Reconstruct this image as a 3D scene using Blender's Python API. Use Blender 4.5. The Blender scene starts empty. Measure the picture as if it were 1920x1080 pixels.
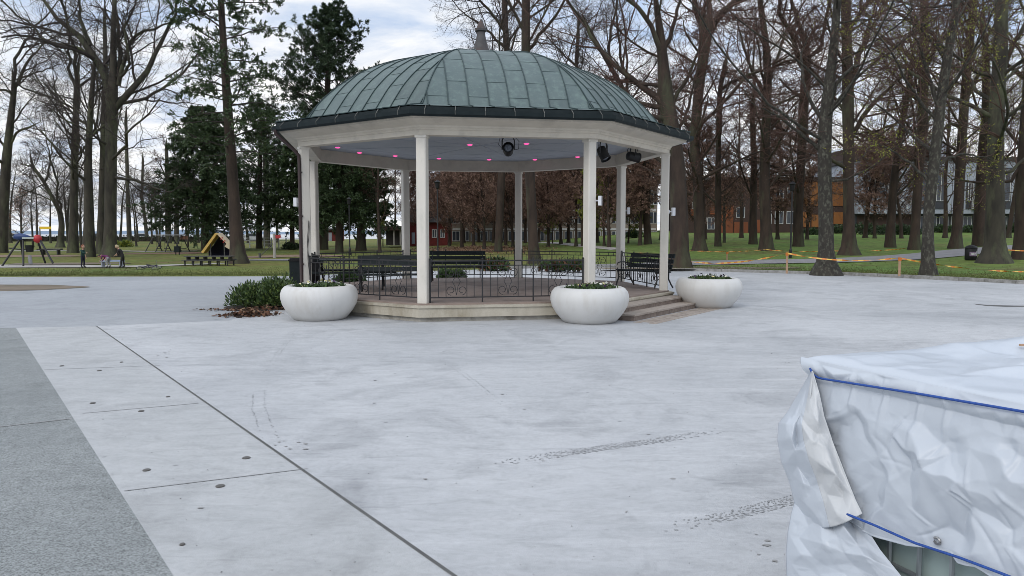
import bpy, bmesh, math, random
import numpy as np
from mathutils import Vector, Matrix, noise as mnoise
R = math.radians
PI = math.pi
scene = bpy.context.scene
COL = scene.collection
# ------------------------------------------------------------------ camera model (photo 1920 x 1080)
F, PITCH, H = 1420.0, math.atan(102 / 1420.0), 1.8
CP, SP = math.cos(PITCH), math.sin(PITCH)

def ray(px, py):
    r, u = (px - 960) / F, (540 - py) / F
    return np.array([r, CP + u * SP, -SP + u * CP])

def G(px, py, z=0.0):
    d = ray(px, py)
    t = (z - H) / d[2]
    return np.array([d[0] * t, d[1] * t, z])

def at(px, py, Y):
    d = ray(px, py)
    t = Y / d[1]
    return np.array([d[0] * t, Y, H + d[2] * t])

# ------------------------------------------------------------------ terrain
EDGE = [(-1.6, 521), (-0.68, 519), (-0.55, 518), (-0.3, 518), (-0.19, 512), (0.03, 503), (0.23, 508), (0.42, 515), (0.68, 533), (1.0, 556), (1.6, 600)]
EU = np.array([e[0] for e in EDGE])
ED = np.array([G(960, e[1])[1] for e in EDGE])

def edge_d(u):
    return np.interp(u, EU, ED)

def sstep(a, b, x):
    t = np.clip((x - a) / (b - a), 0, 1)
    return t * t * (3 - 2 * t)

def terrain(x, y):
    y = np.maximum(np.asarray(y, float), 0.1)
    u = np.asarray(x, float) / y
    sl = 0.003 + 0.008 * sstep(-0.25, 0.0, u) + 0.019 * sstep(0.0, 0.22, u)
    t = np.maximum(0, np.minimum(y, 115) - edge_d(u) - 1.5)
    h0 = 0.02 + 0.08 * sstep(0.0, 0.1, u)
    bump = 0.05 * np.sin(x * 0.21 + 1) * np.sin(y * 0.17) * sstep(0, 12, t)
    return h0 + sl * t * (1 - np.exp(-t / 9.0)) + bump

def GT(px, py):
    d = ray(px, py)
    lo, hi = 5.0, 400.0
    for s in np.arange(8, 400, 0.5):
        p = d * s
        if H + p[2] < float(terrain(p[0], p[1])):
            hi = s
            lo = s - 0.5
            break
    for _ in range(20):
        m = (lo + hi) / 2
        p = d * m
        if H + p[2] < float(terrain(p[0], p[1])):
            hi = m
        else:
            lo = m
    p = d * hi
    return np.array([p[0], p[1], float(terrain(p[0], p[1]))])

# ------------------------------------------------------------------ materials
def lin(c):
    c = [v / 255 for v in c]
    return tuple((v / 12.92 if v <= 0.04045 else ((v + 0.055) / 1.055) ** 2.4) for v in c)

class NT:
    def __init__(s, m):
        s.t = m.node_tree
        s.n, s.l = s.t.nodes, s.t.links

    def new(s, t, **k):
        n = s.n.new(t)
        for a, v in k.items():
            setattr(n, a, v)
        return n

    def inp(s, n, k, v):
        if v is None:
            return
        if hasattr(v, 'is_output'):
            s.l.new(v, n.inputs[k])
        else:
            n.inputs[k].default_value = v

    def noise(s, vec, scale, detail=4, rough=0.55, dist=0.0):
        n = s.new('ShaderNodeTexNoise')
        s.inp(n, 'Vector', vec)
        n.inputs['Scale'].default_value = scale
        n.inputs['Detail'].default_value = detail
        n.inputs['Roughness'].default_value = rough
        n.inputs['Distortion'].default_value = dist
        return n.outputs['Fac']

    def ramp(s, fac, stops):
        n = s.new('ShaderNodeValToRGB')
        s.inp(n, 'Fac', fac)
        e = n.color_ramp.elements
        while len(e) < len(stops):
            e.new(0.5)
        for el, (p, c) in zip(e, stops):
            el.position = p
            el.color = (*c, 1) if not isinstance(c, (int, float)) else (c, c, c, 1)
        return n.outputs['Color']

    def mix(s, f, a, b, mode='MIX'):
        n = s.new('ShaderNodeMix', data_type='RGBA', blend_type=mode)
        s.inp(n, 0, f)
        for k, v in ((6, a), (7, b)):
            if not hasattr(v, 'is_output') and len(v) == 3:
                v = (*v, 1)
            s.inp(n, k, v)
        return n.outputs[2]

    def math(s, op, a, b=None):
        n = s.new('ShaderNodeMath', operation=op)
        s.inp(n, 0, a)
        s.inp(n, 1, b)
        return n.outputs[0]

    def mapping(s, vec, scale=(1, 1, 1), rot=(0, 0, 0)):
        n = s.new('ShaderNodeMapping')
        s.inp(n, 'Vector', vec)
        n.inputs['Scale'].default_value = scale
        n.inputs['Rotation'].default_value = rot
        return n.outputs[0]

MATS = {}

def mat(name, c1, c2=None, scale=5.0, rough=0.7, metal=0.0, bump=0.0, bscale=None, detail=5, c3=None, s3=1.0, stretch=None, emit=None, spec=0.5, lo=0.35, hi=0.65, two=False):
    m = bpy.data.materials.new(name)
    m.use_nodes = True
    t = NT(m)
    b = t.n['Principled BSDF']
    b.inputs['Roughness'].default_value = rough
    b.inputs['Metallic'].default_value = metal
    b.inputs['Specular IOR Level'].default_value = spec
    co = t.new('ShaderNodeTexCoord').outputs['Object']
    if stretch:
        co = t.mapping(co, stretch)
    if c2 is None:
        c2 = tuple(v * 0.8 for v in c1)
    f = t.noise(co, scale, detail)
    col = t.ramp(f, [(lo, c1), (hi, c2)])
    if c3:
        f3 = t.noise(co, s3, 6, 0.65)
        k = t.ramp(f3, [(0.5, 0.0), (0.68, 1.0)])
        col = t.mix(k, col, c3)
    t.l.new(col, b.inputs['Base Color'])
    if bump:
        bn = t.new('ShaderNodeBump')
        bn.inputs['Strength'].default_value = min(1, bump)
        bn.inputs['Distance'].default_value = 0.02
        t.l.new(t.noise(co, bscale or scale * 3, 6, 0.6), bn.inputs['Height'])
        t.l.new(bn.outputs[0], b.inputs['Normal'])
    if emit:
        b.inputs['Emission Color'].default_value = (*emit[0], 1)
        b.inputs['Emission Strength'].default_value = emit[1]
    MATS[name] = m
    return m

M = MATS
mat('white_paint', (.62, .565, .475), (.57, .52, .435), 3, .5, bump=.15, bscale=60, c3=(.50, .455, .385), s3=2.2)
mat('post_paint', (.68, .645, .575), (.63, .595, .53), 2, .45, bump=.15, bscale=50, c3=(.59, .565, .50), s3=5.0, stretch=(1, 1, .4))
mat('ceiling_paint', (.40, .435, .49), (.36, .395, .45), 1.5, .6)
mat('plinth_cream', (.50, .46, .38), (.42, .385, .31), 4, .85, bump=.4, bscale=30, c3=(.30, .26, .19), s3=1.4, stretch=(1, 1, .35))
mat('plinth_grey', (.40, .385, .34), (.30, .28, .25), 5, .9, bump=.4, bscale=30, c3=(.16, .15, .12), s3=2)
mat('floor_tile', (.30, .235, .20), (.24, .19, .165), 2, .75, bump=.2, c3=(.17, .13, .11), s3=1.2)
mat('step_granite', (.27, .215, .18), (.19, .15, .125), 14, .85, bump=.4, bscale=50, c3=(.12, .09, .075), s3=3)
mat('step_tread', (.40, .35, .30), (.32, .27, .235), 14, .85, bump=.3, bscale=50, c3=(.24, .2, .17), s3=3)
for i, k in enumerate((1.0, .84, 1.12, .66)):
    mat('copper_%d' % i, (.110 * k, .150 * k, .147 * k), (.092 * k, .130 * k, .130 * k), 3.2, .62, bump=.12, bscale=9, c3=(.135 * k, .190 * k, .178 * k), s3=6.5, detail=8)
mat('copper_seam', (.028, .05, .052), (.04, .068, .068), 6, .6)
mat('gutter_dark', (.010, .017, .019), (.016, .024, .026), 5, .6, spec=.2)
mat('bracket_copper', (.15, .15, .135), (.11, .11, .10), 5, .5, metal=.3)
mat('finial_lead', (.085, .085, .085), (.055, .05, .05), 6, .7, c3=(.10, .062, .05), s3=2.5)
mat('pipe_brown', (.045, .022, .02), (.03, .018, .018), 4, .45)
mat('black_iron', (.012, .012, .014), (.02, .02, .022), 9, .5)
mat('dark_green_wood', (.007, .013, .014), (.012, .018, .02), 9, .6, bump=.1, spec=.3)
mat('grey_wood', (.10, .10, .095), (.05, .05, .05), 8, .8, bump=.2)
mat('black_plastic', (.010, .010, .011), (.014, .014, .015), 6, .5, spec=.3)
mat('lens_glass', (.18, .2, .24), (.08, .09, .11), 30, .15)
mat('white_plastic', (.72, .73, .76), (.66, .67, .7), 4, .4)
mat('pink_light', (.9, .1, .4), None, emit=((1.0, .09, .36), 1.15))
mat('planter_white', (.66, .655, .64), (.60, .595, .575), 1.6, .6, bump=.05, bscale=60, c3=(.58, .565, .535), s3=3.2, stretch=(1, 1, .22))
mat('soil', (.04, .028, .02), (.025, .018, .013), 20, .95, bump=.5)
mat('leaf_green', (.055, .095, .03), (.03, .06, .02), 12, .6)
mat('leaf_light', (.11, .17, .045), (.07, .12, .035), 12, .6)
mat('hedge_leaf', (.06, .105, .027), (.03, .06, .017), 8, .55)
mat('hedge_tip', (.15, .21, .05), (.11, .165, .042), 8, .55)
mat('petal_white', (.8, .8, .74), (.75, .73, .62), 8, .6)
mat('petal_dark', (.05, .03, .07), (.09, .05, .11), 8, .6)
mat('petal_yellow', (.7, .6, .2), (.75, .7, .4), 8, .6)
mat('litter', (.16, .075, .04), (.09, .042, .025), 8, .9)
mat('litter_pale', (.30, .2, .12), (.2, .12, .07), 8, .9)
mat('bark_grey', (.062, .055, .041), (.028, .025, .020), 2.2, .95, bump=.8, bscale=5, c3=(.10, .11, .06), s3=.9, stretch=(1, 1, .3))
mat('bark_brown', (.060, .041, .030), (.026, .018, .014), 2.2, .95, bump=.8, bscale=5, c3=(.07, .075, .042), s3=.8, stretch=(1, 1, .3))
mat('bark_lichen', (.045, .040, .032), (.028, .025, .020), 3.0, .95, bump=.8, bscale=6, c3=(.11, .11, .085), s3=9.5, stretch=(1, 1, .55))
mat('twig_dark', (.034, .028, .024), (.048, .038, .034), 3, .9)
mat('twig_brown', (.092, .052, .039), (.064, .039, .031), 3, .9)
mat('bud_red', (.115, .042, .03), (.075, .032, .026), 3, .8)
mat('bud_green', (.26, .28, .035), (.18, .21, .03), 3, .7)
mat('bud_copper', (.30, .185, .135), (.21, .125, .095), 3, .8)
mat('bud_brown', (.125, .062, .045), (.085, .046, .034), 3, .8)
mat('needle_dark', (.033, .064, .027), (.055, .090, .034), 1.2, .7)
mat('needle_mid', (.085, .125, .042), (.055, .09, .034), 1.2, .7)
mat('needle_pine', (.04, .068, .038), (.06, .09, .044), 1.2, .7)
mat('concrete_edge', (.36, .355, .34), (.26, .255, .24), 8, .9, bump=.4, c3=(.17, .165, .15), s3=3)
mat('path_grey', (.27, .265, .27), (.225, .22, .225), 1.5, .9, bump=.2)
mat('path_pale', (.42, .40, .37), (.34, .32, .29), 1.2, .9, bump=.2)
mat('sand', (.25, .17, .115), (.19, .13, .09), 1.1, .95, bump=.3)
mat('sand_red', (.19, .10, .065), (.14, .08, .055), 1.1, .95, bump=.3)
mat('dirt', (.20, .16, .115), (.14, .11, .08), 1.3, .95, bump=.5, c3=(.09, .085, .05), s3=.7)
mat('joint_dark', (.085, .085, .085), (.12, .12, .115), 7, .9)
mat('joint_fine', (.27, .272, .275), (.22, .222, .225), 7, .9)
mat('track_grey', (.315, .32, .325), (.28, .285, .29), 7, .9)
mat('stain_dark', (.27, .268, .265), (.31, .307, .303), 9, .9)
mat('metal_dot', (.12, .115, .105), (.08, .075, .07), 15, .6)
mat('tarp_white', (.52, .56, .61), (.50, .54, .59), 2, .38, bump=.05, bscale=90, spec=.45)
mat('tarp_cream', (.55, .565, .575), (.525, .54, .55), 2, .42, bump=.05, bscale=90, spec=.45)
mat('tank_plastic', (.36, .45, .43), (.30, .385, .37), 2, .45)
mat('tank_cage', (.32, .35, .36), (.26, .29, .30), 6, .4, metal=.6)
mat('rope_blue', (.02, .085, .36), (.015, .06, .28), 60, .6, bump=.4, bscale=150)
mat('steel', (.4, .4, .4), (.3, .3, .3), 8, .35, metal=.8)
mat('stake_wood', (.48, .31, .20), (.38, .24, .15), 5, .8)
mat('tape_orange', (.66, .21, .03), (.55, .16, .025), 5, .5)
mat('tape_yellow', (.72, .50, .10), (.66, .42, .07), 5, .5)
mat('mauve', (.28, .2, .3), (.2, .14, .22), 20, .6)
mat('play_blue', (.02, .05, .17), (.015, .04, .13), 4, .5)
mat('play_red', (.48, .03, .04), (.4, .025, .03), 4, .5)
mat('play_yellow', (.62, .42, .12), (.55, .36, .09), 4, .6)
mat('bright_yellow', (.85, .58, .03), (.8, .5, .03), 4, .5)
mat('play_white', (.5, .55, .52), (.45, .5, .48), 4, .6)
mat('hut_panel', (.62, .52, .38), (.55, .45, .32), 4, .7)
mat('pale_blue', (.3, .36, .46), (.25, .31, .4), 4, .5)
mat('skin', (.55, .33, .24), (.5, .3, .22), 4, .6)
mat('hair_ginger', (.24, .07, .03), (.18, .05, .02), 20, .7)
mat('hair_fair', (.4, .34, .2), (.33, .27, .15), 20, .7)
mat('hair_dark', (.03, .022, .018), (.02, .015, .013), 20, .7)
mat('cloth_teal', (.012, .05, .045), (.01, .04, .035), 8, .9)
mat('cloth_navy', (.014, .013, .035), (.01, .01, .025), 8, .9)
mat('cloth_black', (.013, .012, .012), (.02, .018, .018), 8, .9)
mat('cloth_purple', (.15, .03, .11), (.11, .022, .08), 8, .9)
mat('cloth_grey', (.3, .3, .31), (.24, .24, .25), 8, .9)
mat('brick_beige', (.24, .20, .165), (.20, .165, .135), 1.2, .9, bump=.2)
mat('brick_brown', (.06, .035, .028), (.045, .028, .023), 1.2, .9)
mat('wood_orange', (.27, .105, .025), (.19, .072, .019), 1.5, .7, stretch=(1, 1, .15))
mat('wood_rust', (.21, .062, .021), (.16, .048, .017), 1.5, .7, stretch=(1, 1, .15))
mat('panel_white', (.34, .37, .42), (.29, .32, .37), .8, .6)
mat('panel_dark', (.03, .033, .04), (.04, .043, .05), 1, .6)
mat('window_glass', (.03, .035, .045), (.05, .06, .075), .7, .12)
mat('window_frame', (.55, .55, .54), (.5, .5, .5), 3, .6)
mat('red_wood', (.17, .022, .018), (.13, .018, .015), 2, .8)
mat('roof_dark', (.04, .036, .035), (.055, .05, .047), 3, .85)
mat('car_white', (.6, .62, .64), (.56, .58, .6), 2, .25)
mat('car_dark', (.05, .055, .07), (.04, .045, .055), 2, .25)
mat('tyre', (.015, .015, .015), (.02, .02, .02), 8, .8)
mat('fence_white', (.55, .56, .56), (.48, .49, .49), 4, .7)
mat('hill_blue', (.20, .27, .36), (.17, .235, .32), .01, 1)
mat('water', (.16, .20, .25), (.13, .17, .22), .05, .15)
mat('bush_leaf', (.03, .055, .02), (.018, .036, .015), 3, .7)
mat('letter_white', (.75, .75, .75), None)

def ground_mat(name, base, dark, lightc, speck=.0, blot=.35, streak_rot=0.0, streak=0.5, coarse=220):
    m = bpy.data.materials.new(name)
    m.use_nodes = True
    t = NT(m)
    b = t.n['Principled BSDF']
    b.inputs['Roughness'].default_value = .82
    b.inputs['Specular IOR Level'].default_value = .35
    co = t.new('ShaderNodeTexCoord').outputs['Object']
    big = t.noise(co, .22, 6, .6, .6)
    col = t.ramp(big, [(.32, base), (.68, lightc)])
    med = t.noise(co, blot, 8, .68, 1.2)
    col = t.mix(t.ramp(med, [(.50, 0.0), (.72, .75)]), col, dark)
    st = t.noise(t.mapping(co, (.25, 2.6, 1), (0, 0, streak_rot)), 1.1, 6, .7, .4)
    col = t.mix(t.ramp(st, [(.55, 0.0), (.75, streak)]), col, lightc)
    st2 = t.noise(t.mapping(co, (.5, 3.5, 1), (0, 0, streak_rot + .5)), 2.3, 6, .7, .6)
    col = t.mix(t.ramp(st2, [(.60, 0.0), (.74, streak * .8)]), col, dark)
    m2 = t.noise(t.mapping(co, (.8, 1.6, 1), (0, 0, streak_rot)), 4.2, 11, .78, .8)
    col = t.mix(1.0, col, t.ramp(m2, [(.28, .80), (.5, 1.0), (.72, 1.12)]), 'MULTIPLY')
    m3 = t.noise(co, 26, 8, .8, .3)
    col = t.mix(1.0, col, t.ramp(m3, [(.30, .84), (.46, 1.0), (.70, 1.08)]), 'MULTIPLY')
    fine = t.noise(co, coarse, 3, .7)
    sp = t.ramp(fine, [(.35, 1 - speck), (.5, 1.0), (.66, 1 + speck * .6)])
    col = t.mix(1.0, col, sp, 'MULTIPLY')
    spots = t.new('ShaderNodeTexVoronoi')
    spots.inputs['Scale'].default_value = 1.3
    t.l.new(co, spots.inputs['Vector'])
    k = t.ramp(spots.outputs['Distance'], [(.018, .6), (.035, 0.0)])
    col = t.mix(k, col, tuple(v * .55 for v in dark))
    t.l.new(col, b.inputs['Base Color'])
    bn = t.new('ShaderNodeBump')
    bn.inputs['Strength'].default_value = .25 + speck
    bn.inputs['Distance'].default_value = .006
    t.l.new(t.noise(co, coarse * .5, 4, .7), bn.inputs['Height'])
    t.l.new(bn.outputs[0], b.inputs['Normal'])
    MATS[name] = m

ground_mat('concrete_main', (.376, .387, .400), (.272, .280, .292), (.51, .519, .53), .18, .6, .12, 1.0)
ground_mat('concrete_band', (.385, .395, .40), (.31, .316, .318), (.465, .472, .475), .17, .8, .9, .7)
ground_mat('asphalt_dark', (.222, .238, .238), (.158, .170, .168), (.285, .30, .298), .6, .55, .9, .5, 90)
ground_mat('asphalt_yard', (.30, .315, .335), (.25, .262, .278), (.37, .385, .402), .15, .35, .1, .8)

def lawn_mat():
    m = bpy.data.materials.new('lawn_grass')
    m.use_nodes = True
    t = NT(m)
    b = t.n['Principled BSDF']
    b.inputs['Roughness'].default_value = .95
    b.inputs['Specular IOR Level'].default_value = .15
    co = t.new('ShaderNodeTexCoord').outputs['Object']
    f = t.noise(co, .09, 6, .6, .5)
    col = t.ramp(f, [(.35, (.165, .160, .046)), (.5, (.14, .158, .042)), (.65, (.115, .16, .045))])
    sx = t.new('ShaderNodeSeparateXYZ')
    t.l.new(co, sx.inputs[0])
    col2 = t.ramp(f, [(.35, (.16, .215, .056)), (.5, (.138, .205, .053)), (.65, (.118, .196, .052))])
    col = t.mix(t.ramp(t.math('MULTIPLY', sx.outputs[0], .1), [(.25, 0.0), (.8, 1.0)]), col, col2)
    d = t.noise(co, .28, 8, .72, .6)
    col = t.mix(t.ramp(d, [(.50, 0.0), (.68, .85)]), col, (.15, .108, .06))
    f2 = t.noise(t.mapping(co, (1, .6, 1)), 2.2, 6, .75)
    col = t.mix(1.0, col, t.ramp(f2, [(.3, .55), (.7, 1.4)]), 'MULTIPLY')
    t.l.new(col, b.inputs['Base Color'])
    bn = t.new('ShaderNodeBump')
    bn.inputs['Strength'].default_value = .7
    bn.inputs['Distance'].default_value = .06
    t.l.new(t.noise(co, 9, 6, .75), bn.inputs['Height'])
    t.l.new(bn.outputs[0], b.inputs['Normal'])
    MATS['lawn_grass'] = m
lawn_mat()

# ------------------------------------------------------------------ mesh collector
class MB:
    def __init__(s):
        s.v, s.f, s.m, s.n = [], [], [], 0

    def add(s, v, f, mi=0):
        v = np.asarray(v, float).reshape(-1, 3)
        s.v.append(v)
        for q in f:
            s.f.append(tuple(i + s.n for i in q))
        s.m += [mi] * len(f)
        s.n += len(v)
        return s

    def box(s, c, size, rz=0.0, mi=0, M4=None):
        x, y, z = [k / 2 for k in size]
        v = np.array([(-x, -y, -z), (x, -y, -z), (x, y, -z), (-x, y, -z), (-x, -y, z), (x, -y, z), (x, y, z), (-x, y, z)])
        if M4 is not None:
            a = np.array(M4)
            v = v @ a[:3, :3].T
        elif rz:
            k, q = math.cos(rz), math.sin(rz)
            v = np.stack([v[:, 0] * k - v[:, 1] * q, v[:, 0] * q + v[:, 1] * k, v[:, 2]], 1)
        return s.add(v + np.asarray(c, float), [(0, 3, 2, 1), (4, 5, 6, 7), (0, 1, 5, 4), (1, 2, 6, 5), (2, 3, 7, 6), (3, 0, 4, 7)], mi)

    def tube(s, pts, rad, sides=6, mi=0, cap=True, flat=None):
        p = np.asarray(pts, float)
        n = len(p)
        r = np.full(n, rad, float) if np.isscalar(rad) else np.asarray(rad, float)
        t = np.gradient(p, axis=0)
        t /= np.linalg.norm(t, axis=1)[:, None] + 1e-12
        ref = np.array([0, 0, 1.0]) if abs(t[:, 2]).mean() < .8 else np.array([1.0, 0.03, 0])
        a = np.cross(t, ref)
        a /= np.linalg.norm(a, axis=1)[:, None] + 1e-12
        b = np.cross(t, a)
        th = np.arange(sides) * 2 * PI / sides + PI / sides
        fy = 1.0 if flat is None else flat
        v = p[:, None] + r[:, None, None] * (np.cos(th)[None, :, None] * a[:, None] + fy * np.sin(th)[None, :, None] * b[:, None])
        f = [(i * sides + j, i * sides + (j + 1) % sides, (i + 1) * sides + (j + 1) % sides, (i + 1) * sides + j) for i in range(n - 1) for j in range(sides)]
        if cap:
            f += [tuple(range(sides))[::-1], tuple((n - 1) * sides + j for j in range(sides))]
        return s.add(v.reshape(-1, 3), f, mi)

    def bar(s, a, b, r, sides=4, mi=0):
        return s.tube([a, b], r, sides, mi)

    def lathe(s, prof, c=(0, 0, 0), n=24, mi=0, ph=0.0, cap=True):
        th = np.arange(n) * 2 * PI / n + ph
        pr = np.asarray(prof, float)
        v = np.stack([pr[:, 0, None] * np.cos(th), pr[:, 0, None] * np.sin(th), np.repeat(pr[:, 1, None], n, 1)], 2)
        f = [(i * n + j, i * n + (j + 1) % n, (i + 1) * n + (j + 1) % n, (i + 1) * n + j) for i in range(len(pr) - 1) for j in range(n)]
        if cap:
            f += [tuple(range(n))[::-1], tuple((len(pr) - 1) * n + j for j in range(n))]
        return s.add(v.reshape(-1, 3) + np.asarray(c, float), f, mi)

    def sphere(s, c, rad, n=10, mi=0):
        rad = (rad,) * 3 if np.isscalar(rad) else rad
        pr = [(math.sin(PI * i / n) + 1e-4, -math.cos(PI * i / n)) for i in range(n + 1)]
        th = np.arange(n + 2) * 2 * PI / (n + 2)
        k = len(th)
        v = np.array([(r * math.cos(a) * rad[0] + c[0], r * math.sin(a) * rad[1] + c[1], z * rad[2] + c[2]) for r, z in pr for a in th])
        f = [(i * k + j, i * k + (j + 1) % k, (i + 1) * k + (j + 1) % k, (i + 1) * k + j) for i in range(n) for j in range(k)]
        return s.add(v, f, mi)

    def poly(s, pts, mi=0):
        return s.add(pts, [tuple(range(len(pts)))], mi)

    def prism(s, pts2, z0, z1, mi=0, mtop=None):
        n = len(pts2)
        v = [(x, y, z0) for x, y in pts2] + [(x, y, z1) for x, y in pts2]
        s.add(v, [tuple(range(n))[::-1]] + [(i, (i + 1) % n, n + (i + 1) % n, n + i) for i in range(n)], mi)
        s.f.append(tuple(range(s.n - n, s.n)))
        s.m.append(mi if mtop is None else mtop)
        return s

    def grid(s, P, mi=0):
        P = np.asarray(P)
        a, b = P.shape[:2]
        f = [(i * b + j, i * b + j + 1, (i + 1) * b + j + 1, (i + 1) * b + j) for i in range(a - 1) for j in range(b - 1)]
        return s.add(P.reshape(-1, 3), f, mi)

    def build(s, name, mats, parent=None, org=(0, 0, 0), smooth=False, sharp=None):
        if isinstance(mats, str):
            mats = [mats]
        me = bpy.data.meshes.new(name)
        v = np.concatenate(s.v) - np.asarray(org, float)
        me.from_pydata(v.tolist(), [], s.f)
        for m in mats:
            me.materials.append(MATS[m])
        me.polygons.foreach_set('material_index', s.m)
        if smooth:
            me.polygons.foreach_set('use_smooth', [True] * len(me.polygons))
            if sharp:
                try:
                    me.set_sharp_from_angle(angle=R(sharp))
                except Exception:
                    pass
        me.update()
        o = bpy.data.objects.new(name, me)
        COL.objects.link(o)
        if parent is not None:
            o.parent = parent
        return o

def np_mesh(name, V, Q, T, mq, mt, mats, parent=None, smooth=False):
    """fast mesh from numpy: Q (n,4) quads, T (m,3) tris"""
    me = bpy.data.meshes.new(name)
    nq, nt = len(Q), len(T)
    me.vertices.add(len(V))
    me.vertices.foreach_set('co', np.asarray(V, np.float32).ravel())
    me.loops.add(nq * 4 + nt * 3)
    li = np.concatenate([np.asarray(Q, np.int32).ravel(), np.asarray(T, np.int32).ravel()])
    me.loops.foreach_set('vertex_index', li)
    me.polygons.add(nq + nt)
    ls = np.concatenate([np.arange(nq) * 4, nq * 4 + np.arange(nt) * 3]).astype(np.int32)
    me.polygons.foreach_set('loop_start', ls)
    me.polygons.foreach_set('material_index', np.concatenate([mq, mt]).astype(np.int32))
    me.polygons.foreach_set('use_smooth', np.full(nq + nt, bool(smooth)))
    for m in mats:
        me.materials.append(MATS[m])
    me.update(calc_edges=True)
    me.validate()
    o = bpy.data.objects.new(name, me)
    COL.objects.link(o)
    if parent is not None:
        o.parent = parent
    return o

def tag(o, label=None, cat=None, group=None, kind=None):
    if label:
        o['label'] = label
    if cat:
        o['category'] = cat
    if group:
        o['group'] = group
    if kind:
        o['kind'] = kind
    return o

def thing(name, label, cat, loc=(0, 0, 0), rz=0.0, group=None):
    o = bpy.data.objects.new(name, None)
    o.empty_display_size = .2
    COL.objects.link(o)
    o.location = [float(k) for k in loc]
    o.rotation_euler = (0, 0, rz)
    return tag(o, label, cat, group)

def copy_tree(o, parent=None):
    c = o.copy()
    COL.objects.link(c)
    if parent is not None:
        c.parent = parent
    for ch in list(o.children):
        copy_tree(ch, c)
    return c

def struct(o):
    o['kind'] = 'structure'
    return o

# ------------------------------------------------------------------ camera, world, sun
cam = bpy.data.cameras.new('camera')
cam.sensor_width = 36
cam.lens = 36 * F / 1920
cam.clip_start, cam.clip_end = .05, 9000
co = bpy.data.objects.new('camera', cam)
COL.objects.link(co)
co.location = (0, 0, H)
co.rotation_euler = (PI / 2 - PITCH, 0, 0)
scene.camera = co
SUN_EL, SUN_AZ = R(38), R(215)       # azimuth clockwise from +Y
w = bpy.data.worlds.new("World")
scene.world = w
w.use_nodes = True
t = NT(w)
bg = t.n['Background']
sky = t.new('ShaderNodeTexSky', sky_type='NISHITA')
sky.sun_disc = False
sky.sun_elevation, sky.sun_rotation = SUN_EL, SUN_AZ
sky.air_density, sky.dust_density, sky.ozone_density = 1.0, 1.5, 1.5
tc = t.new('ShaderNodeTexCoord').outputs['Generated']
sep = t.new('ShaderNodeSeparateXYZ')
t.l.new(tc, sep.inputs[0])
zz = t.math('ADD', t.math('MAXIMUM', sep.outputs[2], 0.0), .16)
comb = t.new('ShaderNodeCombineXYZ')
t.l.new(t.math('DIVIDE', sep.outputs[0], zz), comb.inputs[0])
t.l.new(t.math('DIVIDE', sep.outputs[1], zz), comb.inputs[1])
pos = t.mapping(comb.outputs[0], (1.0, 1.25, 1), (0, 0, .25))
cl = t.noise(pos, 1.15, 8, .58, .35)
cl2 = t.noise(pos, 2.6, 8, .62, .5)
elev = t.ramp(sep.outputs[2], [(0.0, 1.0), (.13, .80), (.27, .22), (.6, .40)])
cover = t.math('ADD', t.math('MULTIPLY', cl, .9), t.math('MULTIPLY', elev, .32))
mask = t.ramp(cover, [(.42, .05), (.60, .84), (.72, 1.0)])
shade = t.ramp(cl2, [(.34, (5.0, 5.75, 7.1)), (.47, (7.3, 7.6, 8.1)), (.60, (8.9, 8.85, 8.75))])
blue = t.mix(.65, sky.outputs[0], (4.3, 5.8, 8.4))
colr = t.mix(mask, blue, shade)
t.l.new(colr, bg.inputs['Color'])
dim = t.ramp(sep.outputs[2], [(.30, .76), (.62, 1.0)])
t.l.new(t.mix(1.0, colr, dim, 'MULTIPLY'), bg.inputs['Color'])
bg.inputs['Strength'].default_value = .135
sl = bpy.data.lights.new('sun', 'SUN')
sl.energy = .9
sl.angle = R(25)
sl.color = (1, .95, .88)
so = bpy.data.objects.new('sun', sl)
COL.objects.link(so)
sd = Vector((math.sin(SUN_AZ) * math.cos(SUN_EL), math.cos(SUN_AZ) * math.cos(SUN_EL), math.sin(SUN_EL)))
so.rotation_euler = sd.to_track_quat('Z', 'Y').to_euler()
so.location = (0, -10, 30)
vs = scene.view_settings
vs.view_transform = 'Standard'
vs.look = 'None'
vs.exposure = .24
vs.gamma = 1
scene.render.engine = 'CYCLES'
cy = scene.cycles
cy.max_bounces = 5
cy.diffuse_bounces = 3
cy.glossy_bounces = 2
cy.transmission_bounces = 2
cy.use_denoising = True
cy.filter_width = .85
cy.denoising_input_passes = 'RGB_ALBEDO_NORMAL'
cy.denoising_prefilter = 'ACCURATE'
cy.denoiser = 'OPENIMAGEDENOISE'
cy.caustics_reflective = cy.caustics_refractive = False

# ------------------------------------------------------------------ ground
g = MB().box((0, 10, -.085), (160, 130, .05))
# paved base below the sheets
struct(g.build('ground', 'asphalt_yard'))
us = np.concatenate([np.linspace(-1.6, -.75, 12), np.linspace(-.72, .72, 121), np.linspace(.75, 1.6, 12)])
offs = np.array([0, .12, .3, .6, 1, 1.6, 2.4, 3.4, 4.6, 6, 7.5, 9, 11, 13, 15, 18, 21, 24, 28, 32, 37, 42, 48, 55, 63, 72, 84, 100, 130, 170])
P = np.zeros((len(offs), len(us), 3))
for j, u in enumerate(us):
    d0 = float(edge_d(u))
    for i, o in enumerate(offs):
        y = d0 + o
        P[i, j] = (u * y, y, float(terrain(u * y, y)) if i else -.06)
    P[-1, j, 2] -= .0
struct(MB().grid(P).build('lawn', 'lawn_grass', smooth=True))
seap = MB().poly([(-6000, -3000, -1.2), (6000, -3000, -1.2), (6000, 7000, -1.2), (-6000, 7000, -1.2)])
struct(seap.build('sea', 'water'))
hb = MB()
rng = np.random.default_rng(5)
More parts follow.
